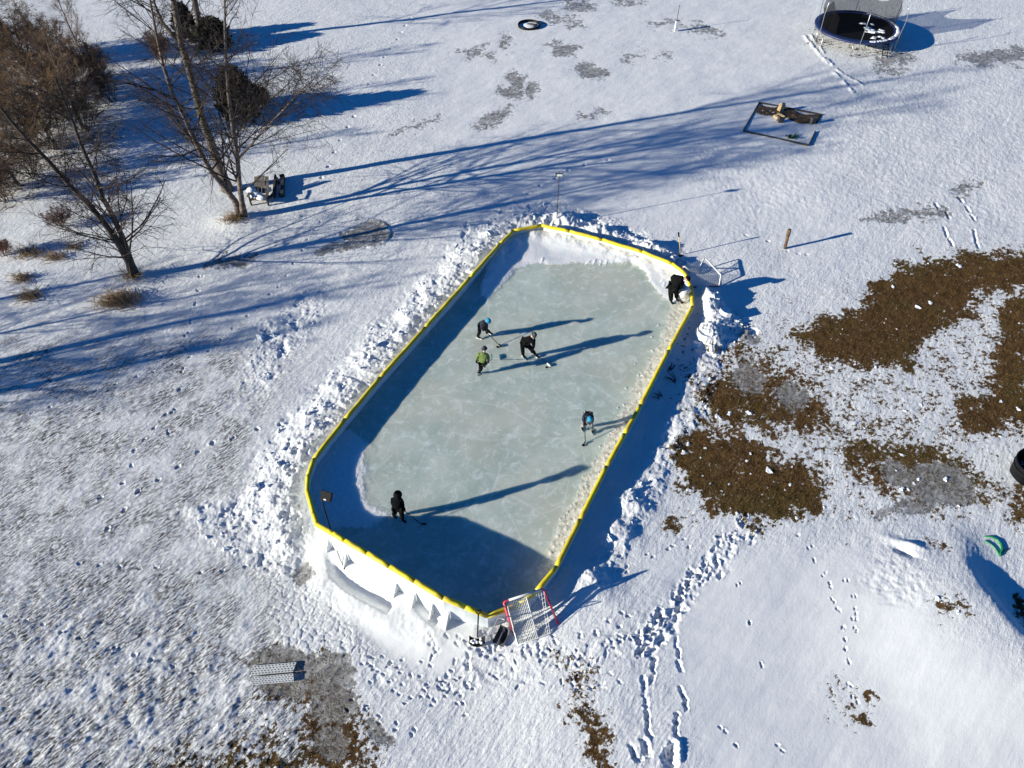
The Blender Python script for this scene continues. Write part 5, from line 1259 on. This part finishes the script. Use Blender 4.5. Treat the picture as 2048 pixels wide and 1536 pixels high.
put(2, 10, 512, .5, 2.4, "low red brown shrub touching the left edge")
put(2, 18, 375, .8, 3.6, "red brown shrub between thicket and left edge")

for i, (px, py, h, lab) in enumerate([(112, 298, 6.0, "slender pale stemmed tree in the middle of the thicket"), (40, 372, 5.2, "slender tree lowest in the thicket near the left edge"), (165, 256, 5.6, "slender tree leaning over the thicket's right flank"), (8, 330, 6.4, "slender tree cut by the left edge"), (205, 190, 6.0, "slender tree at the thicket's far right tip")]):
    q = on(px, py, -.1); g_ = random.Random(160 + i)
    tree("bare_tree", q, [(upright(q, h, (-.10, .02), g_), .085, .02, 1.3)], lab, "tree", M['bark'], M['twigg'], 170 + i, dict(n1=18, n2=8, n3=5, Lf=2.6, t0=.2, up=1.2, droop=.02, tw=.0075), "slender trees in the thicket")

# evergreens
def evergreen(px, py, h, r, label, seed, ntuft=2600):
    b_ = on(px, py, -.05); t_ = thing("evergreen_shrub", b_, label, "evergreen", "dark evergreens among the bare trees"); g_ = random.Random(seed)
    MB().tube([b_, b_ + Vector((0, 0, h * .8))], [.08, .02], 7).build("trunk", M['barkd'], t_)
    vs = []; fs = []
    lob = [(g_.uniform(0, 6.28), g_.uniform(.1, .8), g_.uniform(.2, .45)) for _ in range(16)]
    for i in range(ntuft):
        z = h * (.03 + .97 * g_.random() ** .9); az = g_.uniform(0, 6.283); tt = z / h
        R_ = r * ((1 - tt) ** .62 * (.72 + .5 * min(1, tt * 4)) * .95 + .05) * (1 + sum(.34 * math.exp(-((math.remainder(az - a_, 6.283)) / .4) ** 2 - ((tt - zz) / .12) ** 2) for a_, zz, w_ in lob))
        rr = R_ * (1.08 - .75 * g_.random() ** 1.5); p = b_ + Vector((rr * math.cos(az), rr * math.sin(az), z))
        d = (Vector((math.cos(az), math.sin(az), .9)) + Vector((g_.gauss(0, .35), g_.gauss(0, .35), g_.gauss(0, .35)))).normalized(); L = g_.uniform(.18, .46); s_ = d.orthogonal().normalized(); s_.rotate(Quaternion(d, g_.uniform(0, 6.28))); w_ = L * .14
        o_ = len(vs); vs += [p - s_ * w_, p + s_ * w_, p + d * L, p + d * L * .5 + s_ * w_ * 1.5, p + d * L * .5 - s_ * w_ * 1.5]; fs += [(o_, o_ + 1, o_ + 3), (o_, o_ + 3, o_ + 2, o_ + 4)]
    MB().add(vs, fs).build("crown", M['cedar'], t_, False)
evergreen(484, 236, 3.0, .95, "large dark evergreen right behind the twin birch", 1, 2300)
evergreen(521, 207, 1.0, .35, "tiny dark evergreen at the right side of the large one", 2, 500)
evergreen(432, 96, 1.9, 1.0, "broad dark evergreen at the top beside the bare trunk", 3, 1500)
evergreen(380, 80, 2.4, .65, "narrow dark evergreen left of the broad one at the top", 4, 1100)

# dry grass tufts
def tuft(px, py, n_, L0, spread, label, seed, lean=(-.4, .1)):
    p = on(px, py, -.02); g_ = random.Random(seed); mb = MB()
    for i in range(n_):
        b_ = p + Vector((g_.gauss(0, spread), g_.gauss(0, spread * .6), 0)); d = Vector((lean[0] + g_.gauss(0, .5), lean[1] + g_.gauss(0, .5), g_.uniform(.35, 1.1))).normalized(); L = L0 * g_.uniform(.4, 1.1)
        mb.tube([b_, b_ + d * L * .5, b_ + (d + Vector((lean[0] * .4, 0, -.4))).normalized() * L], [.011, .009, .004], 3, False)
    setp(mb.build("dry_grass_tuft", M['drygrass']), label, "grass tuft", "dry grass tufts left of the rink")
tuft(243, 605, 420, .75, .42, "largest straw coloured grass tuft below the two stemmed tree", 1)
tuft(66, 595, 120, .8, .25, "dark stemmed grass tuft near the left edge, below the smaller tufts", 2)
tuft(50, 558, 110, .6, .25, "grass tuft with long single stalk, second up the left edge", 3)
tuft(62, 508, 160, .6, .35, "wide low grass tuft left of the two stemmed tree", 4)
tuft(112, 516, 110, .6, .25, "grass tuft just right of the wide low one", 5)
tuft(150, 495, 60, .5, .2, "thin grass tuft nearest the slanting stems", 6)
tuft(470, 438, 160, .55, .30, "reddish grass around the foot of the twin birch", 7)
tuft(262, 556, 60, 1.0, .25, "long thin shoots around the foot of the two stemmed tree", 8, (0, .2))
